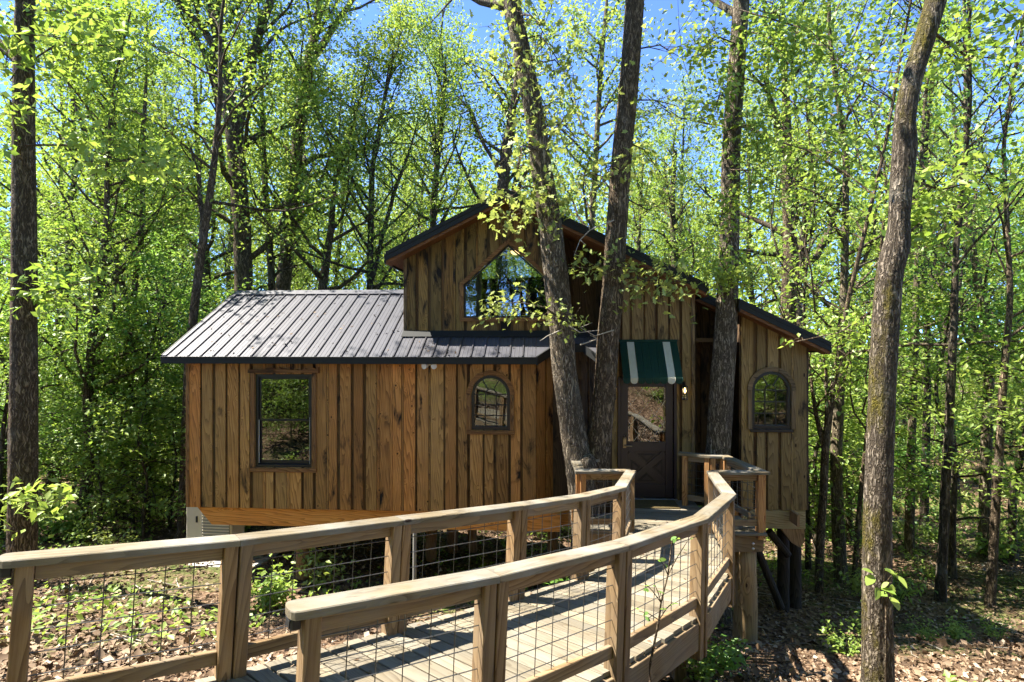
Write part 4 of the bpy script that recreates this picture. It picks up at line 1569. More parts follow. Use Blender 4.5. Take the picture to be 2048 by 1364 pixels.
def railing(P, label, left_side, below, ends=(True, True), cap_w=0.072):
    """P: base points on the deck. One bay per segment."""
    up = np.array([0, 0, 1.0])
    Q = P + up * RAIL_H
    # blocks under the caps at the joints form the railing's own mesh
    root = None
    n = len(P) - 1
    for i in range(n):
        a, b = P[i], P[i + 1]
        Mw, L = frame_matrix(a, b)
        flat = abs(a[2] - b[2]) < 0.01
        bel = below if not flat else 0.10
        sw, sd = 0.078, 0.11
        H = RAIL_H - 0.042
        kx = (b[2] - a[2]) / L

        def shear(m):
            m.v = [(p[0] + 0.5 * (p[2] + H) * kx, p[1], p[2]) for p in m.v]
            return m
        if root is None:
            o = shear(MB().box((sw + .004, -0.019, H - 0.092), (L - sw - .004, 0.019, H - 0.002), 0.004)).build("railing", M['rail'], WALK)
            root = put(o, Mw)
            root["label"] = label
            RI = root.matrix_basis.inverted() @ WINV

            def putr(o, Mw):
                o.matrix_basis = root.matrix_basis.inverted() @ WINV @ Mw
                return o
        else:
            putr(shear(MB().box((sw + .004, -0.019, H - 0.092), (L - sw - .004, 0.019, H - 0.002), 0.004)).build("top_rail", M['rail'], root), Mw)
        for x in (0.003, L - sw - 0.003):
            putr(shear(MB().box((x, -sd / 2, -bel), (x + sw, sd / 2, H - 0.0015), 0.005)).build("post", M['porch'] if flat else M['post'], root), Mw)
        putr(shear(MB().box((sw + .004, -0.019, 0.085), (L - sw - .004, 0.019, 0.172), 0.004)).build("bottom_rail", M['rail'], root), Mw)
        # wire mesh
        wm = MB()
        x0, x1, z0, z1 = sw + 0.004, L - sw - 0.004, 0.165, H - 0.088
        nv = max(1, int((x1 - x0) / 0.165))
        for k in range(1, nv + 1):
            x = x0 + (x1 - x0) * k / (nv + 1) + random.uniform(-.004, .004)
            wm.tube([(x, -0.004, z0), (x + random.uniform(-.003, .003), -0.004, (z0 + z1) / 2), (x, -0.004, z1)], 0.0034, 4, False)
        zz = z0 + 0.06
        while zz < z1 - 0.02:
            wm.tube([(x0, 0.004, zz), ((x0 + x1) / 2, 0.004, zz + random.uniform(-.003, .003)), (x1, 0.004, zz)], 0.0034, 4, False)
            zz += 0.118
        putr(shear(wm).build("wire_mesh", M['wire'], root), Mw)
        # cap board with mitred ends
        o0, o1 = cap_poly(P, i, cap_w)
        A, B = Q[i], Q[i + 1]
        d3 = (B - A) / np.linalg.norm(B - A)
        A2 = A - d3 * (0.06 if (i == 0 and ends[0]) else -0.001)
        B2 = B + d3 * (0.06 if (i == n - 1 and ends[1]) else -0.001)
        e0, e1 = np.array([*o0, 0]), np.array([*o1, 0])
        out = [A2 - e0, B2 - e1, B2 + e1, A2 + e0]
        if i == n - 1 and ends[1] == 2:        # rounded free end
            out = [A2 - e0]
            for t in np.linspace(-90, 90, 9):
                tt = math.radians(t)
                s_ = (B - d3 * 0.0)
                out.append(s_ + e1 * math.sin(tt) * 1.0 + d3 * 0.055 * (abs(math.cos(tt)) ** 0.55) + d3 * 0.01)
            out.append(A2 + e0)
        m = len(out)
        th = np.array([0, 0, -0.040])
        cen = sum(out) / m
        ease = [p + (cen - p) / np.linalg.norm((cen - p)) * 0.0 + (np.array([*(A - p)[:2], 0]) * 0) for p in out]
        mid = [p + np.array([0, 0, -0.005]) for p in out]
        # top face pulled in sideways for an eased edge
        top = []
        axis = np.array([d3[0], d3[1], 0]) / np.linalg.norm(d3[:2])
        for p in out:
            r = p - A
            lat = r - axis * np.dot(r, axis)
            lat[2] = 0
            l = np.linalg.norm(lat)
            top.append(p - (lat / l * 0.005 if l > 1e-4 else 0))
        bot = [p + th for p in out]
        V = bot + mid + top
        Fc = [tuple(range(m - 1, -1, -1)), tuple(range(2 * m, 3 * m))]
        for r in range(2):
            for k in range(m):
                j = (k + 1) % m
                Fc.append((r * m + k, r * m + j, r * m + m + j, r * m + m + k))
        Mc, _ = frame_matrix(A, B)
        I = Mc.inverted()
        putr(mk("handrail_cap", [tuple(I @ Vector([float(c) for c in p])) for p in V], Fc, M['cap'], root), Mc)
    return root, putr


rl, put_l = railing(LE, "far railing along the left edge of the ramp", True, 0.03, (False, 2))
rr, put_r = railing(RE[:6], "near railing along the right edge of the ramp", False, 0.36, (False, 2))
rpl, put_pl = railing(LP, "short porch railing bending round the twin trunks", True, 0.12, (False, True))
rpr, put_pr = railing(RP, "porch railing bending round the third trunk", False, 0.12, (False, True))
# stringers under the plank edges
for E, side in ((LE, 1), (RE, -1)):
    for i in range(len(E) - 1):
        a, b = E[i], E[i + 1]
        z = np.array([0, 0, -DT - 0.004])
        wbeam("stringer", a + z, b + z, 0.04, 0.235, M['rail'], deck if False else WALK, off=(side * -0.02, -0.1175))
# porch rim boards with bolt heads
for (a, b) in ((LP[1], LP[0]), (RP[0], RP[1]), (RP[1], RP[2]), (LP[2], LP[1])):
    o = wbeam("rim_board", a + (0, 0, -DT - .006), b + (0, 0, -DT - .006), 0.045, 0.24, M['rail'], WALK, off=(0, -0.12))
wbeam("rim_board", LE[0] + (0.05, 0.02, -DT - .2), RE[0] + (-0.05, 0.02, -DT - .2), 0.045, 0.20, M['rail'], WALK, off=(0, -0.04))
for z in (-2.86, -2.93):
    o = MB().lathe([(0.020, 0.0), (0.020, 0.006), (0.010, 0.012)], (0, 0, 0), 8).build("bolt", M['steel'], WALK)
    Mb = Matrix.Translation(Vector((3.40, 8.022, z))) @ Matrix.Rotation(math.radians(90), 4, 'X')
    put(o, Mb)


def walk_post(x, y, r, ztop, mt, square=False, label=None):
    z0 = float(gz(x, y)) - 0.2
    m = MB()
    if square:
        m.box((-r, -r, z0 - ztop), (r, r, 0), 0.006)
    else:
        zz = np.linspace(z0 - ztop, 0, 6)
        m.tube([(random.uniform(-.006, .006), random.uniform(-.006, .006), z) for z in zz], [r * (1.1 - 0.02 * i) for i in range(6)], 18)
    o = m.build("support_post", mt, WALK)
    for pl in o.data.polygons:
        pl.use_smooth = (not square) and len(pl.vertices) == 4
    put(o, Matrix.Translation(Vector((x, y, ztop))))
    if label:
        o["label"] = label


walk_post(3.36, 8.20, 0.155, -2.98, M['pole'], label="stout round post under the porch corner")
walk_post(1.15, 8.35, 0.13, -2.98, M['pole'])
walk_post(2.28, 6.75, 0.06, -2.84, M['post'], True)
walk_post(1.65, 5.62, 0.06, -2.72, M['post'], True)
walk_post(1.30, 6.10, 0.06, -2.74, M['post'], True)
walk_post(0.55, 4.35, 0.06, -2.50, M['post'], True)
walk_post(-0.35, 4.45, 0.06, -2.44, M['post'], True)
wbeam("support_beam", np.array([1.20, 6.62, -2.90]), np.array([2.45, 6.62, -2.86]), 0.05, 0.18, M['post'], WALK)
# black lamps tucked under both free rail ends
for E, i, pr in ((LE, 6, put_l), (RE, 5, put_r)):
    d = E[i] - E[i - 1]
    d = d / np.linalg.norm(d)
    c = E[i] + (0, 0, RAIL_H - 0.070) + d * 0.010
    Mw, _ = frame_matrix(c, c + d)
    m = MB().box((0, -0.042, -0.026), (0.045, 0.042, 0.026), 0.006).box((0.046, -0.03, -0.018), (0.051, 0.03, 0.018), 0.001)
    pr(m.build("post_lamp", M['rubber'], rl if i == 6 else rr), Mw)

# doormat in front of the door
dmat = MB().box((-0.42, -0.24, 0.001), (0.42, 0.24, 0.016), 0.004)
for k in range(9):
    dmat.box((-0.40, -0.22 + k * 0.05, 0.017), (0.40, -0.195 + k * 0.05, 0.022), 0.002)
dm_ = dmat.build("doormat", M['mat'])
dm_.location = [float(c) for c in uw(2.30, 0.10, FLOOR + 0.002)]
dm_.rotation_euler = (0, 0, -PSI)
tag(dm_, "brown ribbed doormat lying before the front door", "doormat")

# ---------------------------------------------------------------- small things by the house
pa = at(412, 1140, 10.9)
gzp = float(gz(pa[0], pa[1]))
pad = MB().box((-0.95, -0.62, -0.10), (1.0, 0.62, 0.07), 0.015).build("concrete_pad", M['concrete'])
pad.location = (pa[0] + 0.25, pa[1] + 0.12, gzp)
tag(pad, "pale concrete pad on the ground under the heat pump", "concrete pad")
acx, acy, acz = pa[0] + 0.02, pa[1] + 0.02, gzp + 0.071
AC = empty("heat_pump", (acx, acy, acz), math.radians(-6))
tag(AC, "beige outdoor heat pump on a concrete pad under the left end of the house", "heat pump")
MB().box((-0.30, -0.20, 0.06), (0.62, 0.22, 1.13), 0.015).build("casing", M['ac'], AC)
for x in (-0.2, 0.48):
    MB().box((x - 0.04, -0.24, 0.0), (x + 0.04, 0.26, 0.058), 0.004).build("foot", M['ac_grille'], AC)
gr = MB().box((0.02, -0.212, 0.14), (0.585, -0.202, 1.08), 0.003).build("grille_panel", M['ac_grille'], AC)
for k in range(17):
    MB().box((0.03, -0.222, 0.165 + k * 0.055), (0.575, -0.2125, 0.185 + k * 0.055), 0.001).build("louvre", M['ac'], gr)
MB().box((-0.1, -0.21, 0.70), (-0.06, -0.202, 0.82), 0.003).build("handle", M['rubber'], AC)

pp = at(829, 1150, 8.9)
zz0 = float(gz(pp[0], pp[1]))
o = MB().tube([(0, 0, -0.1), (0, 0, 0.5), (0.005, 0, 1.35)], 0.030, 12).lathe([(0.036, 0.0), (0.036, 0.06)], (0, 0, 0.45), 12).build("drain_pipe", M['ac_grille'], smooth=False)
o.location = (pp[0], pp[1], zz0)
tag(o, "grey plastic drain pipe standing upright under the house behind the ramp", "pipe")
pb = at(748, 1208, 8.0)
o = MB().lathe([(0.14, 0.0), (0.155, 0.05), (0.15, 0.085), (0.135, 0.085), (0.13, 0.03), (0.02, 0.025)], (0, 0, 0), 18).build("black_tub", M['rubber'])
o.location = (pb[0], pb[1], float(gz(pb[0], pb[1])) + 0.01)
tag(o, "shallow black rubber tub on the ground behind the ramp", "tub")
pv = at(521, 1085, 12.5)
o = MB().lathe([(0.035, -0.2), (0.035, 0.14), (0.05, 0.145), (0.05, 0.21), (0.035, 0.22)], (0, 0, 0), 14).build("vent_pipe", M['white_trim'])
pv = at(195, 1078, 12.0)
o.location = (pv[0], pv[1], float(gz(pv[0], pv[1])))
tag(o, "short white capped pipe poking up among the plants behind the left railing", "pipe")

# ---------------------------------------------------------------- trees
UPV = np.array([0, 0, 1.0])


def unit(a):
    return a / (np.linalg.norm(a, axis=-1, keepdims=True) + 1e-9)


def leaf_arrays(pos, L, flat=0.9, aspect=0.52, droop=0.25, r=None):
    """folded diamond leaves: verts and triangles"""
    r = r or rng
    n = len(pos)
    L = np.broadcast_to(np.asarray(L, float), (n,)) * r.uniform(0.65, 1.25, n)
    d = r.normal(size=(n, 3))
    d[:, 2] = d[:, 2] * (1 - flat * 0.6) - droop
    d = unit(d)
    nr = r.normal(size=(n, 3)) * (1 - flat) * 1.1 + r.normal(size=(n, 3)) * 0.38 + UPV * flat
    side = unit(np.cross(nr, d))
    nn = unit(np.cross(d, side))
    W = L * aspect * 0.5
    Lc = L[:, None]
    fold = (r.uniform(0.05, 0.35, n) * W)[:, None]
    b = pos
    tip = pos + d * Lc - UPV * (Lc * 0.12)
    mid = pos + d * Lc * 0.45
    lf = mid + side * W[:, None] + nn * fold
    rt = mid - side * W[:, None] + nn * fold
    V = np.stack([b, rt, tip, lf], 1).reshape(-1, 3)
    k = np.arange(n)[:, None] * 4
    T = np.concatenate([k + np.array([[0, 1, 2]]), k + np.array([[0, 2, 3]])], 1).reshape(-1, 3)
    return V, T


OAK = np.array([(0, 0), (0.10, 0.06), (0.16, 0.22), (0.09, 0.30), (0.30, 0.46), (0.15, 0.52), (0.34, 0.76), (0.14, 0.78), (0.0, 1.0),
                (-0.14, 0.78), (-0.34, 0.76), (-0.15, 0.52), (-0.30, 0.46), (-0.09, 0.30), (-0.16, 0.22), (-0.10, 0.06)])


def oak_arrays(pos, L, droop=0.5, r=None, shape=OAK):
    """lobed leaves as single outlines, slightly curled"""
    r = r or rng
    n = len(pos)
    L = np.broadcast_to(np.asarray(L, float), (n,)) * r.uniform(0.6, 1.2, n)
    d = r.normal(size=(n, 3))
    d[:, 2] = d[:, 2] * 0.5 - droop
    d = unit(d)
    nr = r.normal(size=(n, 3)) * 0.55 + UPV
    s = unit(np.cross(nr, d))
    nn = unit(np.cross(d, s))
    curl = r.uniform(-0.05, 0.35, n)
    x = shape[:, 0][None, :, None]
    y = shape[:, 1][None, :, None]
    V = pos[:, None, :] + L[:, None, None] * (s[:, None, :] * x + d[:, None, :] * y + nn[:, None, :] * (np.abs(x) * 0.35 - curl[:, None, None] * y * y))
    m = len(shape)
    Fq = np.arange(n)[:, None] * m + np.arange(m)[None, :]
    return V.reshape(-1, 3), Fq


class Tree:
    """collects limb tubes and leaf places"""
    def __init__(self, r):
        self.r = r
        self.tv = []
        self.tf = []
        self.n = 0
        self.leaf_pos = []

    def tube(self, P, R, k):
        v, q = tube_arrays(np.asarray(P, float), np.asarray(R, float), k)
        self.tv.append(v)
        self.tf.append(q + self.n)
        self.n += len(v)

    def trunk(self, P, R, k=14, sub=10, rough=0.05):
        """smooth, lumpy trunk through the given points"""
        P = np.asarray(P, float)
        R = np.asarray(R, float)
        t = np.concatenate([[0], np.cumsum(np.linalg.norm(np.diff(P, axis=0), axis=1))])
        m = max(6, int(t[-1] * sub))
        tt = np.linspace(0, t[-1], m)
        # Catmull-Rom style smoothing by averaging the piecewise path
        Q = np.stack([np.interp(tt, t, P[:, i]) for i in range(3)], 1)
        Rr = np.interp(tt, t, R)
        w = max(1, m // (len(P) * 4))
        ker = np.ones(2 * w + 1) / (2 * w + 1)
        Qp = np.pad(Q, ((w, w), (0, 0)), mode='reflect', reflect_type='odd')
        Q = np.stack([np.convolve(Qp[:, i], ker, 'valid') for i in range(3)], 1)
        v, q = tube_arrays(Q, Rr, k)
        V = v.reshape(m, k, 3)
        ph = self.r.uniform(0, 6.28, 6)
        th = np.arange(k) * 2 * math.pi / k
        lump = (0.5 * np.sin(2 * th[None] + ph[0] + tt[:, None] * 0.8) + 0.35 * np.sin(3 * th[None] + ph[1] - tt[:, None] * 1.7) + 0.3 * np.sin(5 * th[None] + ph[2] + tt[:, None] * 3.1)
                + 0.35 * np.sin(tt[:, None] * 4.3 + ph[3] + th[None]))
        if k >= 30:     # bark ridges
            lump = lump + 0.55 * self.r.normal(size=(m, k)) + 0.8 * np.sin(th[None] * (k // 4) + 1.4 * np.sin(tt[:, None] * 2.6 + ph[4] + th[None] * 2))
        V = Q[:, None, :] + (V - Q[:, None, :]) * (1 + rough * lump[:, :, None])
        self.tv.append(V.reshape(-1, 3))
        self.tf.append(q + self.n)
        self.n += m * k
        return Q, Rr

    def limbs(self, Q, R, t0, t1, n, spread, n_leaf, up=0.55, sub=6, sides=5, jitter=0.22, flat=False, az_bias=None):
        """limbs growing from the trunk path between fractions t0 and t1, with twigs and leaf places"""
        r = self.r
        m = len(Q)
        per = max(1, int(n_leaf / (n * (sub + 1))))
        for i in range(n):
            t = t0 + (t1 - t0) * (i + r.uniform(0.1, 0.9)) / n
            k = min(m - 1, int(t * (m - 1)))
            base = Q[k]
            f = (t - t0) / max(1e-6, (t1 - t0))
            ln = spread * (1.0 - 0.55 * f) * r.uniform(0.6, 1.15)
            az = r.uniform(0, 2 * math.pi) if az_bias is None else r.normal(az_bias, 0.8)
            e = r.uniform(0.15, 0.75) * (up / 0.55) + 0.5 * f * (0 if flat else 1)
            d = np.array([math.cos(az) * math.cos(e), math.sin(az) * math.cos(e), math.sin(e)])
            pts = [base]
            npt = 6
            for j in range(npt):
                d = unit(d + r.normal(size=3) * 0.20 + (UPV * 0.10 if not flat else -UPV * 0.03))
                pts.append(pts[-1] + d * ln / npt)
            pts = np.array(pts)
            rb = min(R[k] * 0.55, 0.012 + 0.020 * ln)
            self.tube(pts, np.linspace(rb, 0.006, npt + 1), sides)
            for s in range(sub):
                q = 0.25 + 0.75 * (s + r.uniform(0, 1)) / sub
                ii = min(npt - 1, int(q * npt))
                b = pts[ii] + (pts[ii + 1] - pts[ii]) * (q * npt - ii)
                dd = unit(d * 0.5 + r.normal(size=3) * (0.8, 0.8, 0.35 if flat else 0.6) + UPV * (0.0 if flat else 0.15))
                l2 = ln * r.uniform(0.25, 0.5) * (1.1 - 0.5 * q)
                p2 = np.array([b, b + dd * l2 * 0.5 + r.normal(size=3) * 0.05 * l2, b + dd * l2 - UPV * 0.05 * l2])
                self.tube(p2, [max(0.005, rb * 0.35), 0.006, 0.003], 3)
                nc = max(1, per // 6)
                tt = r.uniform(0.15, 1.08, nc)[:, None]
                lp = p2[0] + (p2[2] - p2[0]) * tt + r.normal(size=(nc, 3)) * np.array([1, 1, 0.45 if flat else 0.8]) * jitter * (0.4 + 0.35 * l2)
                lp = np.repeat(lp, 6, axis=0) + r.normal(size=(nc * 6, 3)) * np.array([0.11, 0.11, 0.06 if flat else 0.09])
                self.leaf_pos.append(lp)
            tt = r.uniform(0.45, 1.0, per)
            ii = np.minimum((tt * npt).astype(int), npt - 1)
            lp = pts[ii] + r.normal(size=(per, 3)) * jitter * 0.8
            self.leaf_pos.append(lp)

    def build(self, root, bark_m, leaf_m, L, leaf_name="crown", smooth=True, flat=0.8, oak=False, keep=1.0, off=(0, 0, 0), lmin=None, aspect=0.52):
        off = np.asarray(off, float)
        V = np.concatenate(self.tv) - off
        Q = np.concatenate(self.tf)
        mk("trunk", V, Q, bark_m, root, smooth=smooth)
        if self.leaf_pos:
            pos = np.concatenate(self.leaf_pos)
            if lmin is not None:
                pos = pos[lmin(pos)]
            if keep < 1:
                pos = pos[self.r.uniform(size=len(pos)) < keep]
            pos = pos - off
            if oak:
                v, f = oak_arrays(pos, L, r=self.r)
                at_ = np.clip(self.r.normal(0.5, 0.28, len(f)), 0, 1)
            else:
                v, f = leaf_arrays(pos, L, flat=flat, r=self.r, aspect=aspect)
                at_ = np.repeat(np.clip(np.repeat(self.r.normal(0.45, 0.24, len(pos) // 6 + 1), 6)[:len(pos)] + self.r.normal(0, 0.12, len(pos)), 0, 1), 2)
            o = mk(leaf_name, v, f, leaf_m, root, attr=at_)
        return root


TREE_SPOTS = []


def px_tree(name, label, d, path, bark_m, top=None, group=None, forks=(), leaves=4000, L=0.15, leaf_m=None, crown=(0.45, 1.0), n_limb=22, spread=3.0, flare=1.35,
            k=16, sub=8, base_d=None, cat="tree", rough=0.05, crown_from=None, extra=None, seed=None, oak=False, lmin=None, flat=0.75):
    """a tree whose trunk follows points (px, py, width in photograph pixels) seen at depth d, lowest first"""
    r = np.random.default_rng(seed if seed is not None else (abs(int(path[0][0] * 7 + d * 31)) + 3))
    T = Tree(r)
    P = [at(x, y, d) for (x, y, w) in path]
    slim = 0.80 if k > 50 else 0.87 if k >= 26 else 0.95
    R = [slim * w / F * d / 2 for (x, y, w) in path]
    # down to the ground
    b = P[0].copy()
    g = float(gz(b[0], d))
    if b[2] > g + 0.05:
        dirn = (P[0] - P[1]) / max(1e-6, abs(P[0][2] - P[1][2]))
        b = P[0] + dirn * (P[0][2] - g) * 0.6
        b[2] = g
        P = [b - UPV * 0.25, b + UPV * 0.05, b + UPV * 0.45] + P if P[0][2] - g > 0.8 else [b - UPV * 0.25, b + UPV * 0.05] + P
        rr = R[0] * 1.02
        R = ([rr * flare * 1.15, rr * flare, rr * 1.06] if P[3][2] - g > 0.8 and len(P) > len(R) + 2 else [rr * flare * 1.15, rr * flare]) + R
    else:
        P = [P[0] - UPV * 0.4] + P
        R = [R[0] * 1.1] + R
    if top is not None and P[-1][2] < top:
        dirn = unit(P[-1] - P[-2])
        hgt = top - P[-1][2]
        for q in (0.35, 0.7, 1.0):
            P.append(P[-1] + unit(dirn + UPV * 0.5 + r.normal(size=3) * 0.12) * hgt * 0.35)
            R.append(max(0.02, R[-1] * 0.68))
    Q, Rr = T.trunk(P, R, k, sub, rough)
    for fk in forks:
        dd = fk[0]
        fp = [at(x, y, d + dd * i / len(fk[1])) for i, (x, y, w) in enumerate(fk[1])]
        fr_ = [w / F * d / 2 for (x, y, w) in fk[1]]
        if len(fk) > 2:
            dirn = unit(fp[-1] - fp[-2])
            for q in range(3):
                fp.append(fp[-1] + unit(dirn + UPV * 0.4 + r.normal(size=3) * 0.1) * fk[2] / 3)
                fr_.append(max(0.015, fr_[-1] * 0.7))
        FQ, FR = T.trunk(fp, fr_, max(8, k - 4), sub, rough)
        if leaves:
            T.limbs(FQ, FR, 0.3, 1.0, max(5, n_limb // 3), spread * 1.0, leaves // 4, jitter=0.40)
    if leaves:
        T.limbs(Q, Rr, crown[0], crown[1], n_limb, spread * 1.4, int(leaves * 1.05), jitter=0.42)
    if extra:
        extra(T, Q, Rr)
    root = empty(name, (P[0][0], d, g))
    tag(root, label, cat, group)
    T.build(root, bark_m, leaf_m or M['leaf'], L * 0.85, off=(P[0][0], d, g), oak=oak, lmin=lmin, flat=flat)
    TREE_SPOTS.append((P[0][0], d))
    return root


OAKM = []
for i in range(10):
    r_ = np.random.default_rng(500 + i)
    x_, y_ = OAK[:, 0] * r_.uniform(0.85, 1.2), OAK[:, 1]
    cu = r_.uniform(-0.05, 0.35)
    o_ = mk("leaf", np.stack([x_, y_, np.abs(x_) * 0.35 - cu * y_ * y_], 1), np.arange(len(OAK))[None, :], M['leaf_oak'], attr=[r_.uniform(0.1, 1.0)])
    OAKM.append(o_.data)
    bpy.data.objects.remove(o_)


def spray(root, a, d0, pts, n, L, r_px, leaf_m, wood_m=None, oak=True, seed=1, w0=0.016, jit=0.5, twigs=5, single=0):
    """a leafy branch of a tree through photograph points (px, py), d0 the depth at its start and end; r_px how far leaves spread"""
    r = np.random.default_rng(seed)
    dS, dE = d0
    m = len(pts)
    P = np.array([at(x, y, dS + (dE - dS) * i / max(1, m - 1)) for i, (x, y) in enumerate(pts)])
    off = np.array(root.location)
    T = Tree(r)
    T.tube(P, np.linspace(w0, 0.004, m), 6)
    rad = r_px / F * (dS + dE) / 2
    pos = []
    for k in range(twigs):
        q = r.uniform(0.25, 1.0) if m > 1 else 1.0
        ii = min(m - 2, int(q * (m - 1)))
        b = P[ii] + (P[ii + 1] - P[ii]) * (q * (m - 1) - ii)
        e = b + unit(r.normal(size=3) * (1, 1, 0.7)) * rad * r.uniform(0.5, 1.2)
        T.tube(np.array([b, (b + e) / 2 + r.normal(size=3) * 0.03, e]), [0.006, 0.004, 0.002], 4)
        c = n // twigs
        # leaves sit in bunches at twig ends
        cent = b + (e - b) * r.choice([0.5, 0.75, 1.0], c)[:, None]
        pos.append(cent + r.normal(size=(c, 3)) * rad * jit * 0.28)
    V = np.concatenate(T.tv) - off
    br = mk("branch", V, np.concatenate(T.tf), wood_m or M['bark_dark'], root, smooth=True)
    pos = np.concatenate(pos) - off
    if oak:
        if single:
            m1 = min(single, len(pos) // 2)
            for p_ in pos[:m1]:
                o = bpy.data.objects.new("leaf", OAKM[int(r.integers(0, len(OAKM)))])
                COL.objects.link(o)
                o.parent = br
                d = r.normal(size=3) * (1, 1, 0.5)
                d[2] -= 0.5
                y_ = Vector(d).normalized()
                x_ = Vector(r.normal(size=3) * 0.55 + UPV).cross(y_).normalized() * -1.0
                z_ = x_.cross(y_)
                Lr = L * r.uniform(0.7, 1.25)
                Mx = Matrix((x_ * Lr, y_ * Lr, z_ * Lr)).transposed().to_4x4()
                Mx.translation = Vector([float(c) for c in p_])
                o.matrix_basis = Mx
            pos = pos[m1:]
        v, f = oak_arrays(pos, L, r=r)
        t = np.clip(r.normal(0.55, 0.28, len(f)), 0, 1)
    else:
        v, f = leaf_arrays(pos, L, flat=0.7, r=r)
        t = np.repeat(np.clip(r.normal(0.5, 0.28, len(pos)), 0, 1), 2)
    mk("leaf_cluster", v, f, leaf_m, br, attr=t)["kind"] = "stuff"


def clear_view(pos):
    """leaves keep out of the open space between the camera and the house"""
    x, y, z = pos[:, 0], pos[:, 1], pos[:, 2]
    inside = (y > 0.3) & (y < 10.5) & (np.abs(x) < y * 0.95 + 0.3) & (z < y * 0.66 + 0.2)
    house = (x > -6.3) & (x < 5.8) & (y > 8) & (y < 15) & (z < 2.9)
    return ~(inside | house)


# -- the trees that can be told apart, nearest first
tA = px_tree("oak_tree", "dark straight oak trunk at the left edge beyond the ramp railing", 8.6,
             [(40, 1200, 58), (44, 1100, 55), (46, 900, 53), (48, 700, 50), (48, 450, 47), (47, 300, 43), (48, 100, 38), (50, 0, 36)],
             M['bark_dark'], top=10.5, leaves=1300, n_limb=10, spread=3.2, crown=(0.55, 1.0), k=40, sub=24, rough=0.022, L=0.15, lmin=clear_view)
tK = px_tree("oak_tree", "crooked mossy trunk leaning right in front of the woods on the right", 5.2,
             [(1755, 1364, 71), (1754, 1200, 66), (1755, 1000, 62), (1762, 850, 60), (1768, 700, 60), (1774, 610, 60), (1779, 540, 58), (1793, 495, 60), (1798, 480, 54), (1797, 440, 46), (1806, 330, 52), (1811, 290, 54), (1808, 240, 46), (1826, 150, 44), (1852, 70, 46), (1872, 0, 46)],
             M['bark_moss'], top=9.0, leaves=1200, n_limb=10, spread=3.4, crown=(0.72, 1.0), k=52, sub=34, rough=0.024, flare=1.2, lmin=clear_view)
DT1 = 8.95
tL = px_tree("oak_tree", "grey oak trunk leaning left up through the notch in the skirt roof", DT1,
             [(1168, 1010, 66), (1160, 940, 64), (1143, 840, 58), (1128, 740, 56), (1122, 640, 56), (1110, 540, 55), (1100, 440, 52), (1085, 350, 48), (1072, 250, 45), (1050, 130, 42), (1034, 60, 40), (1022, 0, 40)],
             M['bark'], top=9.5, leaves=900, n_limb=9, spread=3.0, crown=(0.68, 1.0), k=44, sub=28, rough=0.022, lmin=clear_view, leaf_m=M['leaf_oak'], oak=False, L=0.17)
tR = px_tree("oak_tree", "brown oak trunk leaning right beside its grey twin in front of the gable", DT1 + 0.12,
             [(1182, 1000, 70), (1190, 930, 66), (1200, 860, 56), (1210, 780, 50), (1216, 680, 50), (1226, 580, 50), (1232, 480, 48), (1240, 350, 46), (1253, 220, 44), (1262, 120, 42), (1270, 0, 42)],
             M['bark_dark'], top=9.5, leaves=900, n_limb=9, spread=3.0, crown=(0.68, 1.0), k=44, sub=28, rough=0.022, lmin=clear_view, leaf_m=M['leaf_oak'], L=0.17)
tT = px_tree("oak_tree", "oak trunk between the front door and the narrow right wing", 9.55,
             [(1432, 1010, 60), (1436, 900, 54), (1442, 800, 54), (1450, 690, 52), (1456, 560, 46), (1460, 440, 42), (1462, 300, 40), (1470, 180, 38), (1476, 90, 36), (1483, 0, 35)],
             M['bark'], top=10.0, leaves=900, n_limb=9, spread=3.0, crown=(0.66, 1.0), k=40, sub=24, rough=0.022, lmin=clear_view, leaf_m=M['leaf'])
# stump collar where the twin trunks meet
mb = MB()
cc = at(1172, 915, DT1 - 0.12)
co_ = np.array(tR.location)
mb.lathe([(0.12, -0.30), (0.17, -0.14), (0.15, -0.02), (0.10, 0.05), (0.03, 0.08)], cc - co_, 11)
o = mb.build("burl", M['bark'], tR, smooth=True)

# trees behind the house on the left
tB = px_tree("oak_tree", "big forked oak rising behind the ridge of the low wing roof", 17.0,
             [(487, 1000, 46), (487, 575, 40), (484, 450, 38), (476, 350, 36), (470, 280, 38), (462, 230, 34), (455, 170, 26), (441, 100, 24), (428, 40, 23), (424, 0, 22)],
             M['bark_dark'], top=12.0, forks=[(0.8, [(470, 270, 26), (482, 230, 20), (496, 160, 17), (514, 80, 16), (542, 0, 15)], 2.5), (-0.6, [(452, 150, 20), (430, 95, 15), (400, 50, 13), (352, 0, 12)], 2.0), (1.0, [(466, 260, 20), (440, 200, 14), (420, 120, 12), (395, 85, 10)], 1.5), (0.3, [(430, 45, 14), (436, 20, 12), (440, 0, 11)], 2.0)],
             leaves=9000, n_limb=20, spread=3.6, crown=(0.42, 1.0), k=26, sub=12, L=0.15)
tC = px_tree("oak_tree", "tall oak behind the wing roof forking high up, right of the big fork", 20.0,
             [(560, 1000, 34), (565, 577, 30), (578, 470, 28), (586, 400, 26), (592, 330, 24), (600, 240, 24), (612, 150, 24), (620, 115, 22), (634, 50, 17), (640, 0, 15)],
             M['bark_dark'], top=13.5, forks=[(1.0, [(618, 130, 18), (648, 85, 14), (676, 40, 12), (705, 0, 11)], 2.5), (0.5, [(604, 220, 12), (622, 190, 10), (640, 240, 9)])],
             leaves=10000, n_limb=22, spread=3.8, crown=(0.45, 1.0), k=22, sub=10, L=0.15)
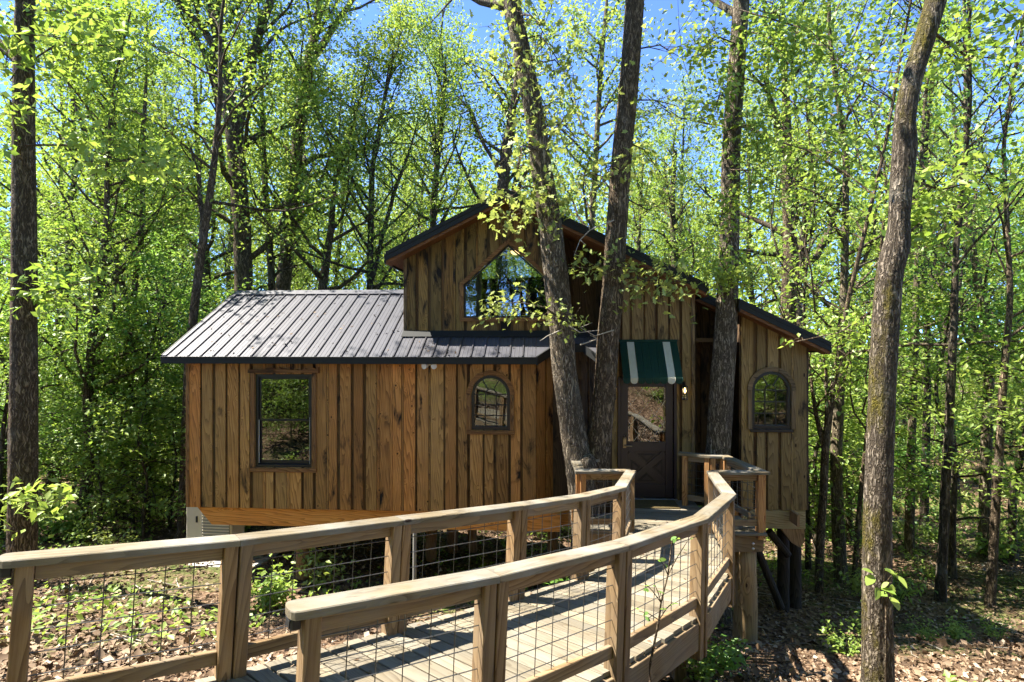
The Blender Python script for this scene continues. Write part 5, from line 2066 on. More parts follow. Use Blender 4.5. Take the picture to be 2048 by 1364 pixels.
px_tree("young_tree", "thin straight trunk between the two big oaks behind the wing roof", 19.0,
        [(545, 1000, 16), (544, 575, 15), (538, 470, 14), (530, 370, 12), (525, 260, 11), (522, 140, 9)], M['bark_far'], top=12, leaves=5000, n_limb=18, spread=2.6, crown=(0.4, 1.0), k=12, sub=6, L=0.14)
px_tree("forest_tree", "dark trunk standing right at the left corner of the house", 12.5,
        [(366, 1060, 24), (370, 960, 22), (374, 850, 20), (377, 740, 19), (386, 640, 18), (398, 540, 17), (415, 420, 15), (428, 330, 13), (440, 200, 10)],
        M['bark_dark'], top=10, forks=[(0.7, [(402, 520, 12), (405, 440, 9), (396, 350, 7), (380, 290, 5)])], leaves=2000, n_limb=14, spread=2.2, crown=(0.5, 1.0), k=20, sub=10, L=0.13)
px_tree("forest_tree", "slender tree leaning left in the woods left of the house", 14.0,
        [(238, 1060, 22), (244, 950, 20), (252, 830, 19), (262, 690, 18), (254, 610, 14), (238, 545, 12), (212, 440, 11), (188, 350, 10), (176, 290, 10), (150, 200, 9), (115, 92, 7)],
        M['bark_dark'], top=9.5, forks=[(0.5, [(262, 690, 14), (270, 560, 11), (284, 470, 10), (286, 330, 9), (290, 200, 7)], 2.0)], leaves=3600, n_limb=20, spread=2.2, crown=(0.35, 1.0), k=16, sub=8, L=0.13)
px_tree("forest_tree", "mid-size trunk with a bend in the woods behind the left oak", 15.0,
        [(100, 1000, 20), (108, 900, 20), (119, 760, 18), (116, 690, 16), (120, 640, 18), (132, 580, 15), (140, 470, 13), (150, 330, 11)],
        M['bark_far'], top=10, leaves=6500, n_limb=24, spread=3.0, crown=(0.35, 1.0), k=16, sub=8, L=0.13)
px_tree("leaning_sapling", "short dark trunk leaning right among the leaves left of the house", 13.5,
        [(172, 990, 12), (186, 910, 13), (200, 860, 13), (216, 815, 11), (240, 740, 8), (262, 660, 6)], M['bark_dark'], leaves=1800, n_limb=14, spread=1.8, crown=(0.4, 1.0), k=10, sub=6, L=0.13, cat="sapling")
px_tree("forest_tree", "straight trunk seen above the middle of the wing roof", 18.0,
        [(640, 900, 20), (645, 580, 19), (652, 520, 17), (662, 460, 14), (668, 380, 10), (690, 300, 8)], M['bark_dark'], top=9, leaves=6500, n_limb=22, spread=3.0, crown=(0.45, 1.0), k=14, sub=6, L=0.14)
px_tree("forest_tree", "straight grey trunk left of the gable roof corner", 18.0,
        [(738, 900, 15), (740, 580, 14), (741, 470, 13), (744, 340, 11), (758, 260, 9), (772, 180, 8)], M['bark_far'], top=10, forks=[(0.6, [(744, 560, 10), (768, 460, 8), (790, 380, 7), (812, 320, 6)], 1.5)], leaves=8000, n_limb=24, spread=3.0, crown=(0.42, 1.0), k=14, sub=6, L=0.14)
px_tree("forest_tree", "dark trunk just behind the peak of the gable roof", 17.5,
        [(1002, 900, 26), (1004, 380, 24), (1012, 320, 22), (1022, 250, 18), (1030, 180, 12)], M['bark_dark'], top=9, leaves=6000, n_limb=20, spread=3.0, crown=(0.6, 1.0), k=14, sub=6, L=0.15)
px_tree("young_tree", "thin pale trunk between the twin oak trunks above the roof", 19.0,
        [(1180, 900, 14), (1184, 440, 13), (1190, 350, 12), (1196, 230, 11), (1204, 110, 10), (1212, 20, 8)], M['bark_pale'], top=12, leaves=6500, n_limb=22, spread=2.8, crown=(0.5, 1.0), k=12, sub=6, L=0.15)
px_tree("forest_tree", "stout dark trunk above the low right end of the roof", 16.5,
        [(1574, 1000, 34), (1577, 600, 31), (1582, 520, 30), (1578, 440, 24), (1574, 300, 20), (1572, 180, 15)], M['bark_dark'], top=11, leaves=9000, n_limb=26, spread=3.4, crown=(0.45, 1.0), k=18, sub=8, L=0.15, leaf_m=M['leaf'])
px_tree("forest_tree", "leafy tree behind the left slope of the gable roof", 22.0,
        [(868, 1000, 16), (866, 420, 14), (874, 330, 12), (884, 240, 10), (890, 150, 8)], M['bark_far'], top=11, leaves=8500, n_limb=28, spread=3.2, crown=(0.38, 1.0), k=12, sub=6, L=0.14)
px_tree("forest_tree", "leafy tree in the gap of sky right of the twin trunks", 24.0,
        [(1352, 1000, 16), (1350, 520, 14), (1344, 400, 12), (1350, 300, 9)], M['bark_far'], top=8, leaves=6500, n_limb=26, spread=3.0, crown=(0.40, 1.0), k=12, sub=6, L=0.14)
# right-hand woods
RW = [
    (12.3, [(1682, 1172, 30), (1680, 1120, 26), (1674, 1000, 23), (1672, 900, 22), (1680, 760, 20), (1688, 600, 17)], 'bark_pale', "pale smooth trunk in sunlight right of the house corner", 1.6),
    (11.2, [(1638, 1185, 17), (1640, 1080, 17), (1648, 980, 16), (1650, 900, 16), (1662, 800, 13), (1680, 700, 11), (1692, 620, 9)], 'bark_dark', "thin many-stemmed tree next to the right wall of the house", 1.2),
    (11.8, [(1706, 1180, 10), (1714, 1080, 10), (1722, 980, 9), (1733, 880, 8), (1745, 760, 7)], 'bark_dark', "very thin leaning trunk left of the mossy crooked trunk", 1.2),
    (11.0, [(1880, 1212, 24), (1884, 1130, 19), (1890, 1000, 18), (1897, 880, 17), (1902, 760, 16), (1908, 650, 14), (1912, 500, 11)], 'bark_far', "slim grey trunk second right of the mossy trunk with side twigs", 1.5),
    (10.6, [(1978, 1232, 21), (1984, 1150, 17), (1992, 1000, 16), (2000, 880, 15), (2008, 740, 14), (2022, 600, 11)], 'bark_dark', "slim dark trunk leaning right near the right edge", 1.3),
    (14.5, [(1819, 1172, 22), (1819, 1080, 19), (1820, 980, 18), (1824, 860, 15), (1830, 700, 13)], 'bark_pale', "straight pale trunk just right of the mossy trunk", 1.4),
    (16.5, [(1846, 1142, 20), (1848, 1060, 17), (1850, 960, 16), (1854, 820, 14), (1856, 680, 12)], 'bark_far', "grey trunk farther back between the two slim trunks", 1.3),
    (14.0, [(1966, 1180, 22), (1968, 1080, 21), (1970, 960, 21), (1975, 850, 20), (1980, 700, 17)], 'bark_pale', "broad pale trunk behind the slim dark one at the right", 1.3),
    (19.0, [(1918, 1118, 20), (1916, 1040, 16), (1910, 960, 15), (1902, 850, 14), (1896, 720, 12)], 'bark_far', "far trunk leaning left in the gap of the right-hand woods", 1.3),
    (13.0, [(1616, 1168, 12), (1616, 1080, 11), (1614, 980, 11), (1612, 900, 10), (1610, 760, 8)], 'bark_far', "thin trunk almost touching the right wall line", 1.2),
]
for i, (d, path, bk, lab, fl_) in enumerate(RW):
    fk = [(0.5, [(1650, 900, 12), (1632, 830, 8), (1622, 760, 6), (1614, 700, 5)]), (-0.3, [(1652, 880, 9), (1654, 800, 7), (1652, 730, 5)])] if i == 1 else ()
    px_tree("forest_tree", lab, d, path, M[bk], top=9.5 if path[0][2] > 15 else 5, forks=fk, leaves=2600 if path[0][2] > 15 else 1500, n_limb=22, spread=2.6, crown=(0.34, 1.0), flare=fl_ ** 0.5, k=16, sub=8, L=0.14, leaf_m=M['leaf_deep'] if i in (3, 4, 7) else M['leaf'])

# -- leafy branches of the near trees that hang into the picture
SPRAYS = [
    (tL, (8.9, 8.5), [(1062, 440), (1035, 420), (1005, 432)], 34, 0.17, 42), (tL, (8.9, 8.4), [(1090, 380), (1050, 372), (1015, 398)], 34, 0.17, 45),
    (tL, (8.8, 8.5), [(1092, 345), (1098, 385), (1108, 420)], 30, 0.17, 38), (tL, (8.8, 8.4), [(1075, 300), (1045, 290), (1040, 330)], 24, 0.16, 40),
    (tL, (8.9, 8.4), [(1060, 220), (1085, 225), (1100, 262)], 26, 0.16, 42), (tL, (8.9, 8.4), [(1050, 140), (1020, 130), (1005, 160)], 26, 0.16, 45),
    (tL, (8.9, 8.6), [(1040, 80), (1080, 70), (1110, 110)], 34, 0.16, 60), (tL, (8.9, 8.4), [(1030, 30), (1060, 30), (1085, 50)], 34, 0.16, 60),
    (tL, (8.9, 9.4), [(1050, 130), (1110, 120), (1150, 170)], 30, 0.16, 55), (tL, (8.9, 9.5), [(1078, 280), (1130, 250), (1165, 290)], 26, 0.16, 50),
    (tL, (8.7, 8.3), [(1125, 640), (1090, 615), (1040, 605), (992, 608)], 44, 0.12, 32), (tL, (8.7, 8.4), [(1122, 640), (1120, 620), (1150, 640)], 26, 0.12, 30),
    (tR, (8.95, 8.6), [(1222, 545), (1195, 530), (1160, 548)], 30, 0.14, 36), (tR, (8.95, 8.5), [(1225, 560), (1270, 555), (1320, 565), (1380, 560)], 42, 0.15, 40),
    (tR, (8.95, 8.6), [(1228, 520), (1290, 545), (1345, 582)], 30, 0.15, 36), (tR, (8.95, 8.6), [(1240, 300), (1230, 320), (1215, 345)], 22, 0.14, 36),
    (tR, (9.0, 9.6), [(1245, 280), (1290, 300), (1330, 360)], 34, 0.15, 55), (tR, (9.0, 9.6), [(1240, 390), (1295, 420), (1340, 400)], 32, 0.15, 55), (tR, (9.0, 9.6), [(1262, 100), (1320, 90), (1370, 120)], 36, 0.15, 65),
    (tR, (9.0, 9.6), [(1255, 200), (1310, 200), (1365, 240)], 34, 0.15, 60), (tR, (9.0, 9.4), [(1236, 400), (1200, 350), (1160, 350)], 30, 0.15, 50),
]
for i, (t, dd, pts, n, L, rp) in enumerate(SPRAYS):
    spray(t, None, dd, pts, int(n * 3.4), L * 0.80, rp * 1.7, M['leaf_oak'], seed=100 + i, twigs=12, single=25, jit=0.75)
SP2 = [
    (tT, (9.4, 9.1), [(1458, 550), (1480, 545), (1490, 570)], 150, 0.09, 46), (tT, (9.4, 9.0), [(1458, 480), (1440, 520), (1430, 590)], 160, 0.10, 50),
    (tT, (9.4, 9.1), [(1466, 250), (1500, 250), (1530, 300)], 170, 0.11, 70), (tT, (9.4, 9.0), [(1468, 200), (1440, 190), (1420, 230)], 150, 0.11, 65),
    (tT, (9.4, 9.0), [(1480, 60), (1530, 70), (1580, 130)], 220, 0.11, 85), (tT, (9.4, 9.0), [(1476, 90), (1430, 70), (1400, 110)], 150, 0.11, 65),
    (tT, (9.4, 8.8), [(1462, 340), (1510, 340), (1560, 380)], 200, 0.10, 75), (tT, (9.4, 8.8), [(1464, 420), (1445, 430), (1428, 450)], 90, 0.10, 45),
    (tT, (9.4, 8.2), [(1470, 150), (1560, 180), (1640, 260), (1660, 330)], 260, 0.11, 85), (tT, (9.4, 8.0), [(1480, 20), (1620, 60), (1700, 140)], 300, 0.11, 95),
    (tK, (5.2, 5.8), [(1800, 350), (1880, 380), (1960, 360)], 170, 0.10, 90), (tK, (5.2, 6.2), [(1800, 480), (1860, 430), (1930, 400)], 150, 0.10, 80),
    (tK, (5.2, 6.2), [(1860, 60), (1930, 110), (2010, 120)], 220, 0.10, 110), (tK, (5.2, 6.0), [(1795, 500), (1760, 610), (1680, 665), (1560, 690)], 34, 0.07, 34),
    (tA, (8.4, 7.6), [(50, 130), (110, 90), (190, 90)], 70, 0.17, 70), (tA, (8.4, 7.6), [(48, 90), (20, 60), (10, 140)], 60, 0.17, 60),
    (tA, (8.5, 8.0), [(50, 290), (150, 290), (240, 320), (330, 330)], 130, 0.16, 75), (tA, (8.5, 8.0), [(48, 590), (110, 580), (180, 560)], 100, 0.15, 60),
    (tA, (8.5, 7.8), [(46, 980), (70, 1000), (100, 1010)], 60, 0.16, 55), (tA, (8.5, 7.6), [(46, 330), (20, 200), (5, 190)], 50, 0.15, 50),
    (tA, (8.5, 8.0), [(48, 20), (120, 20), (200, 40)], 120, 0.15, 85),
]
for i, (t, dd, pts, n, L, rp) in enumerate(SP2):
    spray(t, None, dd, pts, int(n * 2.2), L, rp, M['leaf'], oak=False, seed=300 + i, jit=0.95, twigs=14)
# bare dead twigs
M['twig'] = plain("pale_dead_twig", (0.30, 0.27, 0.22), 0.9, 0, 0.1, 0.2)
for t, d, runs in ((tA, 8.3, [[(50, 70), (110, 72), (152, 76)], [(48, 60), (30, 68), (40, 95)], [(48, 120), (20, 160), (40, 180)]]),
                   (tR, 8.7, [[(1228, 440), (1180, 460), (1160, 480), (1148, 512)], [(1180, 460), (1172, 440)], [(1160, 480), (1172, 490)], [(1228, 660), (1190, 672), (1160, 655), (1185, 645)]]),
                   (tL, 8.6, [[(1126, 645), (1160, 665), (1200, 660)], [(1160, 690), (1195, 678), (1180, 670)], [(1122, 660), (1095, 672), (1080, 682)]])):
    for run in runs:
        P = np.array([at(x, y, d - 0.05 * i) for i, (x, y) in enumerate(run)]) - np.array(t.location)
        v, q = tube_arrays(P, np.linspace(0.011 if d > 8.4 and t is tR else 0.013, 0.004, len(P)), 5)
        mk("dead_twig", v, q, M['twig'] if t is not tA else M['bark_dark'], t, smooth=True)

# saplings with leaves large enough to be picked out one by one
BROAD = np.array([(0, 0), (0.12, 0.10), (0.24, 0.30), (0.27, 0.50), (0.20, 0.74), (0.08, 0.92), (0, 1.0), (-0.08, 0.92), (-0.20, 0.74), (-0.27, 0.50), (-0.24, 0.30), (-0.12, 0.10)])


def leafy_sapling(name, label, base, stem, tips, L, leaf_m, seed, per=3):
    r = np.random.default_rng(seed)
    root = empty(name, base)
    tag(root, label, "sapling")
    base = np.array(base, float)
    S_ = [base] + [np.array(p) for p in stem]
    v, q = tube_arrays(np.array(S_) - base, np.linspace(0.009, 0.004, len(S_)), 6)
    mk("stem", v, q, M['bark_dark'], root, smooth=True)
    for (i, tp) in tips:
        tp = np.array(tp)
        a = S_[i]
        v, q = tube_arrays(np.array([a, (a + tp) / 2 + UPV * 0.01, tp]) - base, np.array([0.004, 0.003, 0.002]), 5)
        tw = mk("twig", v, q, M['bark_dark'], root, smooth=True)
        for k in range(per):
            pos = (a + (tp - a) * r.uniform(0.55, 1.05) + r.normal(size=3) * 0.012 - base)[None]
            vv, ff = oak_arrays(pos, L, droop=0.25, r=r, shape=BROAD)
            mk("leaf", vv, ff, leaf_m, tw, attr=r.uniform(0.2, 1.0, 1))
    return root


b = at(1772, 1250, 4.9)
leafy_sapling("sapling", "bright green seedling leaves in front of the mossy crooked trunk", (b[0], b[1], float(gz(b[0], b[1]))), [at(1772, 1220, 4.88), at(1768, 1170, 4.85)],
              [(2, at(1742, 1140, 4.8)), (2, at(1752, 1175, 4.75)), (2, at(1795, 1140, 4.8)), (2, at(1785, 1165, 4.7)), (1, at(1780, 1185, 4.8)), (2, at(1768, 1130, 4.8))], 0.13, M['leaf'], 7, 2)
b = at(1300, 1330, 3.75)
leafy_sapling("sapling", "thin twiggy sapling growing beside the near railing of the ramp", (b[0], 3.7, float(gz(b[0], 3.7))),
              [at(1300, 1330, 3.7), at(1318, 1240, 3.65), at(1322, 1205, 3.65), at(1336, 1150, 3.65), at(1344, 1085, 3.65)],
              [(3, at(1288, 1165, 3.6)), (3, at(1310, 1170, 3.6)), (2, at(1278, 1222, 3.55)), (2, at(1345, 1205, 3.6)), (4, at(1375, 1082, 3.6)), (4, at(1320, 1120, 3.6)), (5, at(1346, 1078, 3.6))], 0.042, M['leaf_deep'], 8, 3)

# ---------------------------------------------------------------- the forest: copies of a few grown trees
VAR = []
for i in range(7):
    r = np.random.default_rng(40 + i)
    T = Tree(r)
    H = [17, 19, 15, 20, 16, 18, 13][i]
    lean = r.normal(size=2) * 0.05
    P = [(0, 0, -0.4), (0, 0, 0.1)]
    for z in np.linspace(0.12, 1, 7):
        P.append((lean[0] * z * H + r.normal() * 0.12, lean[1] * z * H + r.normal() * 0.12, z * H))
    R0 = [0.19, 0.22, 0.14, 0.24, 0.16, 0.20, 0.12][i]
    R = [R0 * 1.5, R0 * 1.25] + [max(0.02, R0 * (1 - 0.85 * z)) for z in np.linspace(0.0, 1, 7)]
    Q, Rr = T.trunk(P, R, 12, 3, 0.05)
    T.limbs(Q, Rr, [0.34, 0.40, 0.30, 0.42, 0.28, 0.36, 0.25][i], 1.0, 34, [4.8, 5.4, 4.2, 5.8, 4.4, 5.0, 3.6][i], 12500, sub=7, sides=4, jitter=0.42)
    VAR.append(T)
BIG_LAB = "forest tree with spring foliage, one of the many in the woods around the house"
protos = []
for i, T in enumerate(VAR):
    root = empty("forest_tree", (0, 0, 0))
    tag(root, BIG_LAB, "tree", "trees of the surrounding woods")
    T.build(root, M['bark_far'] if i % 3 else M['bark_dark'], M['leaf_far'] if i % 2 else M['leaf'], 0.118)
    protos.append([root, 0])
UV = []
for i in range(5):
    r = np.random.default_rng(70 + i)
    T = Tree(r)
    H = [4.2, 5.5, 3.2, 6.5, 2.4][i]
    P = [(0, 0, -0.3)] + [(r.normal() * 0.06 * H * z, r.normal() * 0.06 * H * z, z * H) for z in np.linspace(0, 1, 6)]
    R0 = 0.012 * H
    Q, Rr = T.trunk(P, [R0 * 1.2] + [R0 * (1 - 0.85 * z) for z in np.linspace(0, 1, 6)], 8, 4, 0.04)
    T.limbs(Q, Rr, 0.22, 1.0, 22, 0.40 * H + 0.3, [3200, 4200, 2600, 4800, 2000][i], up=0.3, sub=6, sides=3, jitter=0.26, flat=True)
    UV.append(T)
uprotos = []
for i, T in enumerate(UV):
    root = empty("understory_sapling", (0, 0, 0))
    tag(root, "leafy understory sapling with flat layered sprays in the woods", "sapling", "understory saplings in the woods")
    T.build(root, M['bark_far'], M['leaf'] if i != 3 else M['leaf_deep'], 0.110, flat=1.0)
    uprotos.append([root, 0])
SV = []
for i in range(4):
    r = np.random.default_rng(90 + i)
    root = empty("low_shrub", (0, 0, 0))
    tag(root, "low leafy shrub growing on the forest floor", "shrub", "low shrubs on the forest floor")
    T = Tree(r)
    pos = []
    for s in range(9):
        a = r.uniform(0, 6.28)
        h = r.uniform(0.3, 0.8)
        e = np.array([math.cos(a) * h * 0.7, math.sin(a) * h * 0.7, h])
        T.tube(np.array([(0, 0, -0.05), e * 0.5 + UPV * 0.05, e]), [0.008, 0.006, 0.003], 4)
        m_ = 34
        pos.append(e * r.uniform(0.35, 1.05, m_)[:, None] + r.normal(size=(m_, 3)) * 0.10)
    T.leaf_pos = pos
    T.build(root, M['bark_far'], [M['leaf'], M['leaf_deep'], M['leaf_oak'], M['leaf']][i], [0.10, 0.12, 0.10, 0.14][i], leaf_name="foliage", flat=1.0, aspect=0.62)
    SV.append([root, 0])


def plant(pool, i, x, y, s, rz, sink=0.0):
    root, used = pool[i]
    o = root if not used else copy_tree(root)
    pool[i][1] = 1
    o.location = (float(x), float(y), float(gz(x, y)) - sink)
    o.rotation_euler = (0, 0, rz)
    o.scale = (s, s, s)
    zone(o, x, y, TREE_W if pool is protos else SAP_W if pool is uprotos else SHRUB_W)
    return o


def zone(o, x, y, what):
    """label and group by the part of the woods a plant stands in"""
    a = x / max(abs(y), 4.0)
    if y < 8:
        z = "on the slope in front of the house" if abs(a) < 1.0 and y > 4 else ("beside and behind the viewpoint, away from the house")
    elif a < -0.42:
        z = "left of the house"
    elif a > 0.42:
        z = "right of the house"
    else:
        z = "behind the house"
    if y >= 8:
        z = ("close by, " if y < 16 else "deep in the woods, " if y < 32 else "in the farthest woods, ") + z
    o["label"] = what[0] + " " + z
    o["group"] = what[1] + " " + z


TREE_W = ("forest tree with spring foliage", "forest trees")
SAP_W = ("leafy understory sapling with flat sprays", "understory saplings")
SHRUB_W = ("low leafy shrub on the forest floor", "low shrubs")


def house_uv(x, y):
    dy = y - OY
    return x * CP - dy * SP, x * SP + dy * CP


spots = list(TREE_SPOTS)


def free(x, y, dmin, pts):
    return all((x - a) ** 2 + (y - b) ** 2 > dmin * dmin for a, b in pts)


def in_house_zone(x, y, m):
    u, v = house_uv(x, y)
    return -5.6 - m < u < 5.2 + m and -1.6 - m < v < 4.6 + m


rf = np.random.default_rng(2024)
count = 0
tries = 0
while count < 118 and tries < 9000:
    tries += 1
    y = 13.0 + 47.0 * rf.uniform() ** 0.85
    x = rf.uniform(-1.12, 1.12) * (y + 3)
    if in_house_zone(x, y, 1.5) or not free(x, y, 2.1, spots):
        continue
    if y < 16 and rf.uniform() < 0.4:
        continue
    if abs(x) < 6 and y < 17.5:
        continue
    if -0.60 < x / y < -0.24 and y < 21.5:
        continue
    if x > 3 and y < 24 and rf.uniform() < 0.8:
        continue
    if x < -3 and y < 20 and rf.uniform() < 0.6:
        continue
    spots.append((x, y))
    plant(protos, int(rf.integers(0, 7)), x, y, rf.uniform(0.8, 1.15), rf.uniform(0, 6.28))
    count += 1
# beside and behind the camera: they shade the clearing and stand in the window reflections
for (x, y, i, s) in ((-16.5, 3.5, 2, 0.9), (-20, 10, 0, 1.0), (-12, -3, 4, 1.0), (15, 4, 0, 0.95), (17, 0, 3, 0.9), (11, -1.5, 4, 0.9), (-6.5, -6.5, 0, 0.95), (5.5, -6, 2, 1.0), (-1.5, -9, 5, 1.0), (9, -9, 3, 1.0), (-11, -11, 1, 1.0),
                     (2.5, -13, 4, 1.1), (-5, -15, 3, 1.0), (14, -14, 0, 1.0), (-17, -8, 5, 1.0), (-2, -20, 1, 1.1), (8, -19, 2, 1.1), (-10, -20, 0, 1.0), (20, -7, 1, 1.0), (-24, -2, 3, 1.0), (25, 3, 5, 1.0), (-3.5, -6.5, 6, 1.0), (1.5, -7.5, 6, 1.1), (-8, -12, 1, 1.0), (4, -16, 3, 1.1), (-1, -14, 0, 1.1), (-13, -16, 2, 1.1), (0.5, -24, 3, 1.2), (-6, -25, 5, 1.2), (6, -25, 0, 1.2), (12, -22, 1, 1.2), (-16, -24, 3, 1.1), (-9.5, 12.5, 6, 0.9)):
    plant(protos, i, x, y, s, rf.uniform(0, 6.28))
    spots.append((x, y))
# understory
count = tries = 0
sap = []
while count < 165 and tries < 9000:
    tries += 1
    y = 11.5 + 32.0 * rf.uniform() ** 1.1
    x = rf.uniform(-1.05, 1.05) * (y + 2)
    if in_house_zone(x, y, 2.2) or not free(x, y, 0.9, spots) or not free(x, y, 1.4, sap):
        continue
    if x > 6.0 and y < 24 and rf.uniform() < 0.75:
        continue
    sap.append((x, y))
    plant(uprotos, int(rf.integers(0, 5)), x, y, rf.uniform(0.8, 1.35), rf.uniform(0, 6.28))
    count += 1
for (x, y, i, s) in ((-7.9, 12.2, 2, 1.0), (-10.8, 12.0, 1, 1.0), (-8.6, 13.4, 3, 0.95), (-13.0, 11.4, 1, 1.05), (-12.5, 14, 3, 1.1), (-7.2, 15.0, 1, 1.0), (11.2, 11.0, 3, 1.15), (9.6, 12.4, 1, 1.2), (12.0, 13.6, 3, 1.2), (10.2, 9.6, 1, 1.1), (9.0, 15.2, 3, 1.1),
                     (7.6, 14.2, 1, 1.1), (-13.5, 11, 0, 1.2), (-9.8, 15.5, 3, 1.2), (6.8, 13.0, 0, 1.1)):
    plant(uprotos, i, x, y, s, rf.uniform(0, 6.28))
# behind the camera, for the reflections
for k in range(13):
    y = rf.uniform(11.5, 19)
    x = -rf.uniform(0.52, 0.98) * y
    plant(uprotos, k % 5, x, y, rf.uniform(0.7, 1.1), rf.uniform(0, 6.28))
for k in range(34):
    plant(uprotos, k % 5, rf.uniform(-13, 13), rf.uniform(-15, -3.0), rf.uniform(0.8, 1.2), rf.uniform(0, 6.28))
for (x, y, i, s) in ((-5.6, 1.2, 4, 0.8), (-6.8, 2.2, 2, 0.6), (-7.6, 0.6, 0, 0.6), (-6.2, -0.6, 4, 1.0), (-8.8, 2.6, 1, 0.5), (-4.8, -0.4, 2, 0.6), (-9.6, 0.2, 3, 0.5), (-3.6, -1.6, 4, 0.9), (3.6, 1.2, 4, 0.6), (4.6, 0.2, 2, 0.6), (5.6, 1.8, 4, 0.7), (6.8, 0.6, 0, 0.55), (7.8, 2.2, 2, 0.7), (8.8, 0.4, 1, 0.5),
                     (-2.2, -8.5, 3, 1.2), (-3.4, -10.5, 1, 1.5), (-1.2, -12.0, 3, 1.4), (-4.6, -13.0, 3, 1.5), (-2.6, -15.5, 3, 1.7), (0.6, -9.5, 1, 1.4), (-6.0, -10.0, 3, 1.3), (2.2, -12.0, 3, 1.4), (-0.6, -17.0, 3, 1.8), (-6.5, 4.7, 4, 0.75), (-7.1, 5.3, 2, 0.6), (-6.0, 3.8, 4, 0.7), (-7.4, 3.5, 4, 0.9), (-8.2, 1.9, 2, 0.7), (-9.2, 1.2, 4, 1.0), (-8.6, -0.1, 2, 0.8), (-10.2, -0.8, 4, 1.0), (-9.4, 3.4, 0, 0.55), (-10.6, 1.4, 2, 0.9), (-9.6, -1.8, 1, 0.6), (-11.2, -0.2, 3, 0.5), (6.3, 2.5, 4, 0.8), (6.9, 1.4, 2, 0.6), (7.3, 0.3, 4, 0.9), (7.8, -0.8, 0, 0.6),
                     (2.6, -1.4, 4, 0.8), (9.6, 2.4, 4, 0.9), (6.0, -1.2, 3, 0.5), (-1.0, -2.4, 2, 0.6), (1.0, -3.0, 0, 0.55)):
    plant(uprotos, i, x, y, s, rf.uniform(0, 6.28))
# shrubs
count = tries = 0
while count < 150 and tries < 9000:
    tries += 1
    y = 6.5 + 22.0 * rf.uniform() ** 1.2
    x = rf.uniform(-1.0, 1.0) * (y + 1)
    u, v = house_uv(x, y)
    if (-5.4 < u < 4.5 and -3.5 < v < 5.0) or (x > -5 and y < 9.3 and x < 4.3):
        continue
    if x > 4 and y < 14 and rf.uniform() < 0.6:
        continue
    plant(SV, int(rf.integers(0, 4)), x, y, rf.uniform(0.5, 1.1), rf.uniform(0, 6.28))
    count += 1
for (px, py, d, i, s) in ((545, 1180, 8.6, 3, 0.8), (520, 1200, 8.2, 3, 0.6), (1120, 1200, 7.6, 0, 0.8), (1165, 1180, 8.2, 1, 0.9), (640, 1170, 9.6, 2, 1.0), (1435, 1340, 5.9, 1, 0.6), (1395, 1330, 5.6, 0, 0.5), (1110, 1120, 14.5, 3, 1.2),
                          (900, 1120, 15.5, 0, 1.3), (990, 1130, 15.0, 1, 1.2), (860, 1110, 15.5, 2, 1.4), (1850, 1270, 8.2, 0, 0.4), (1920, 1270, 8.4, 3, 0.4), (1990, 1260, 8.6, 0, 0.4)):
    p = at(px, py, d)
    plant(SV, i, p[0], p[1], s, rf.uniform(0, 6.28))

# far woods that read as one mass
r = np.random.default_rng(9)
n = 230000
ang = np.where(r.uniform(size=n) < 0.52, r.uniform(-0.88, 0.88, n), r.uniform(-math.pi, math.pi, n))
dist = 46 + 44 * r.uniform(size=n) ** 1.2
x, y = dist * np.sin(ang), dist * np.cos(ang)
top = 24 + 4.0 * np.sin(ang * 23 + 1) * np.cos(ang * 9) + 2.5 * np.sin(ang * 61) + (dist - 46) * 0.10
hh = top * r.uniform(size=n) ** 1.05
# foliage hangs in clumps
x = x + r.normal(size=n) * 0.6
v, f = leaf_arrays(np.stack([x, y, gz(x, y) + np.abs(hh)], 1), 0.42, flat=0.5, r=r, aspect=0.7)
o = mk("far_woods", v, f, M['leaf_far'], attr=np.repeat(r.uniform(0, 1, n), 2))
tag(o, "far-off wall of woodland foliage behind every trunk", kind="stuff")

# leaf litter: dead leaves lying on the ground
r = np.random.default_rng(12)
n = 100000
y = 1.6 + 17.0 * r.uniform(size=n) ** 1.25
x = r.uniform(-1.0, 1.0, n) * (y * 0.98 + 0.6)
keep = np.sin(x * 0.8 + 2.0) * np.cos(y * 0.7) + r.normal(size=n) * 0.7 > -0.9
x, y = x[keep], y[keep]
drift = np.sin(x * 1.9 + 0.7 * np.sin(y * 2.3)) * np.cos(y * 1.6 + x)
size = 0.060 * np.exp(r.normal(size=len(x)) * 0.33)
v, f = leaf_arrays(np.stack([x, y, gz(x, y) + r.uniform(0.0, 0.030, len(x)) * (1.2 + drift)], 1), size, flat=0.75, aspect=0.66, droop=0.0, r=r)
o = mk("leaf_litter", v, f, M['litter'], attr=np.repeat(np.clip(0.44 + 0.16 * drift + 0.23 * r.normal(size=len(x)), 0, 1), 2))
tag(o, "brown dead leaves covering the forest floor", "leaf litter", kind="stuff")
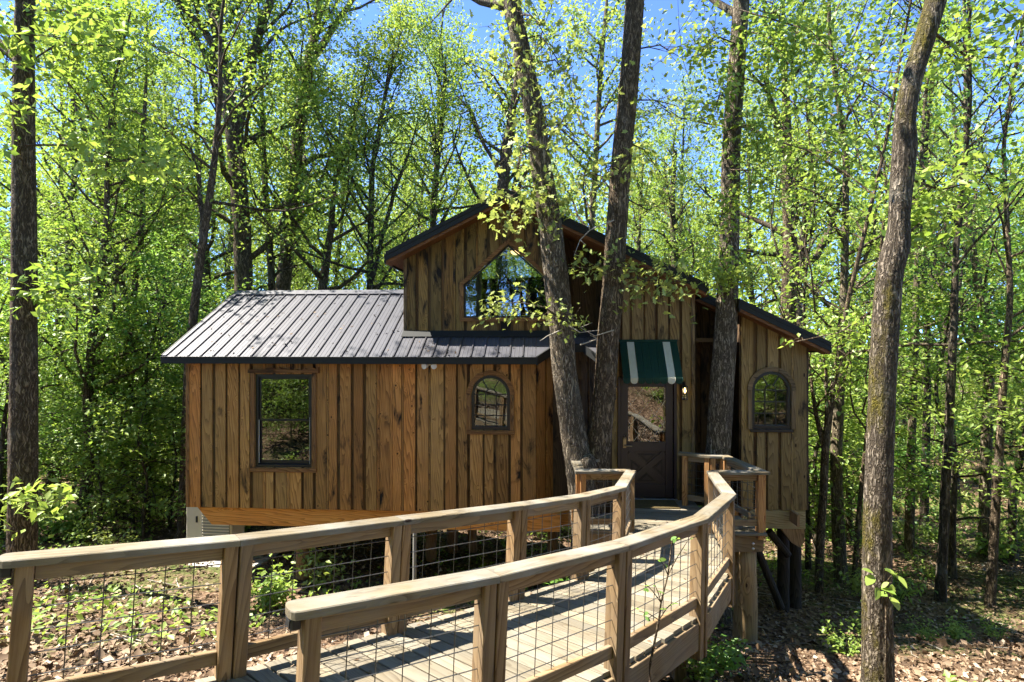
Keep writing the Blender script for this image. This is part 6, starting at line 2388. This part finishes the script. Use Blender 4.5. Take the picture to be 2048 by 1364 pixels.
# seedlings
r = np.random.default_rng(13)
n = 8200
y = 4.0 + 30.0 * r.uniform(size=n) ** 1.3
x = r.uniform(-1.0, 1.0, n) * (y * 0.98 + 0.6)
pat = np.sin(x * 0.55 + 1.0) + np.cos(y * 0.62 - 0.4 * x) + 0.5 * r.normal(size=n)
keep = (pat > 0.15) & ~((np.abs(x - 0.5) < 3.6) & (y < 9))
x, y = x[keep], y[keep]
g = gz(x, y)
pos = np.repeat(np.stack([x, y, g], 1), 7, axis=0)
pos = pos + r.normal(size=pos.shape) * np.array([0.10, 0.10, 0.03]) + np.array([0, 0, 0.10])
v, f = leaf_arrays(pos, 0.095, flat=1.0, aspect=0.6, r=r)
o = mk("ground_cover", v, f, M['leaf'], attr=np.repeat(r.uniform(0, 1, len(pos)), 2))
tag(o, "small green seedlings scattered over the forest floor", "ground cover", kind="stuff")

# fallen sticks, and leaves blown onto the roof and the deck
r = np.random.default_rng(14)
tv, tf, c = [], [], 0
for k in range(420):
    y = 2.5 + 14 * r.uniform() ** 1.2
    x = r.uniform(-1, 1) * (y * 0.95 + 0.5)
    a = r.uniform(0, 6.28)
    l = r.uniform(0.12, 0.75)
    P = np.array([(x + math.cos(a) * l * t + r.normal() * 0.015, y + math.sin(a) * l * t + r.normal() * 0.015, 0) for t in (0, 0.5, 1)])
    P[:, 2] = gz(P[:, 0], P[:, 1]) + 0.022
    v, q = tube_arrays(P, np.array([1, 0.8, 0.5]) * r.uniform(0.004, 0.011), 5)
    tv.append(v)
    tf.append(q + c)
    c += len(v)
tag(mk("fallen_twigs", np.concatenate(tv), np.concatenate(tf), M['twig']), "thin fallen sticks lying in the leaf litter", "fallen twigs", kind="stuff")
pos = []
for k in range(130):
    u, v_ = r.uniform(-5.8, -2.0), r.uniform(-0.2, 1.85)
    pos.append(uw(u, v_, zwing(v_) + 0.006))
for k in range(40):
    u, v_ = r.uniform(-1.8, 0.35), r.uniform(-0.2, 0.28)
    pos.append(uw(u, v_, zwing(v_) + 0.006))
for k in range(70):
    a, b = cross(r.uniform(0.1, 6.5))
    pos.append(a + (b - a) * (r.uniform(0.03, 0.97) if r.uniform() < 0.4 else r.choice([r.uniform(0.02, 0.12), r.uniform(0.88, 0.98)])) + (0, 0, 0.004))
for k in range(30):
    pos.append(uw(r.uniform(1.75, 3.0), r.uniform(-1.1, 0.3), FLOOR + 0.005))
v, f = leaf_arrays(np.array(pos), 0.062, flat=1.0, droop=0.0, aspect=0.5, r=r)
tag(mk("fallen_leaves", v, f, M['litter'], attr=np.repeat(r.uniform(0.1, 0.8, len(pos)), 2)), "small dry leaves blown onto the roof and the ramp", "fallen leaves", kind="stuff")
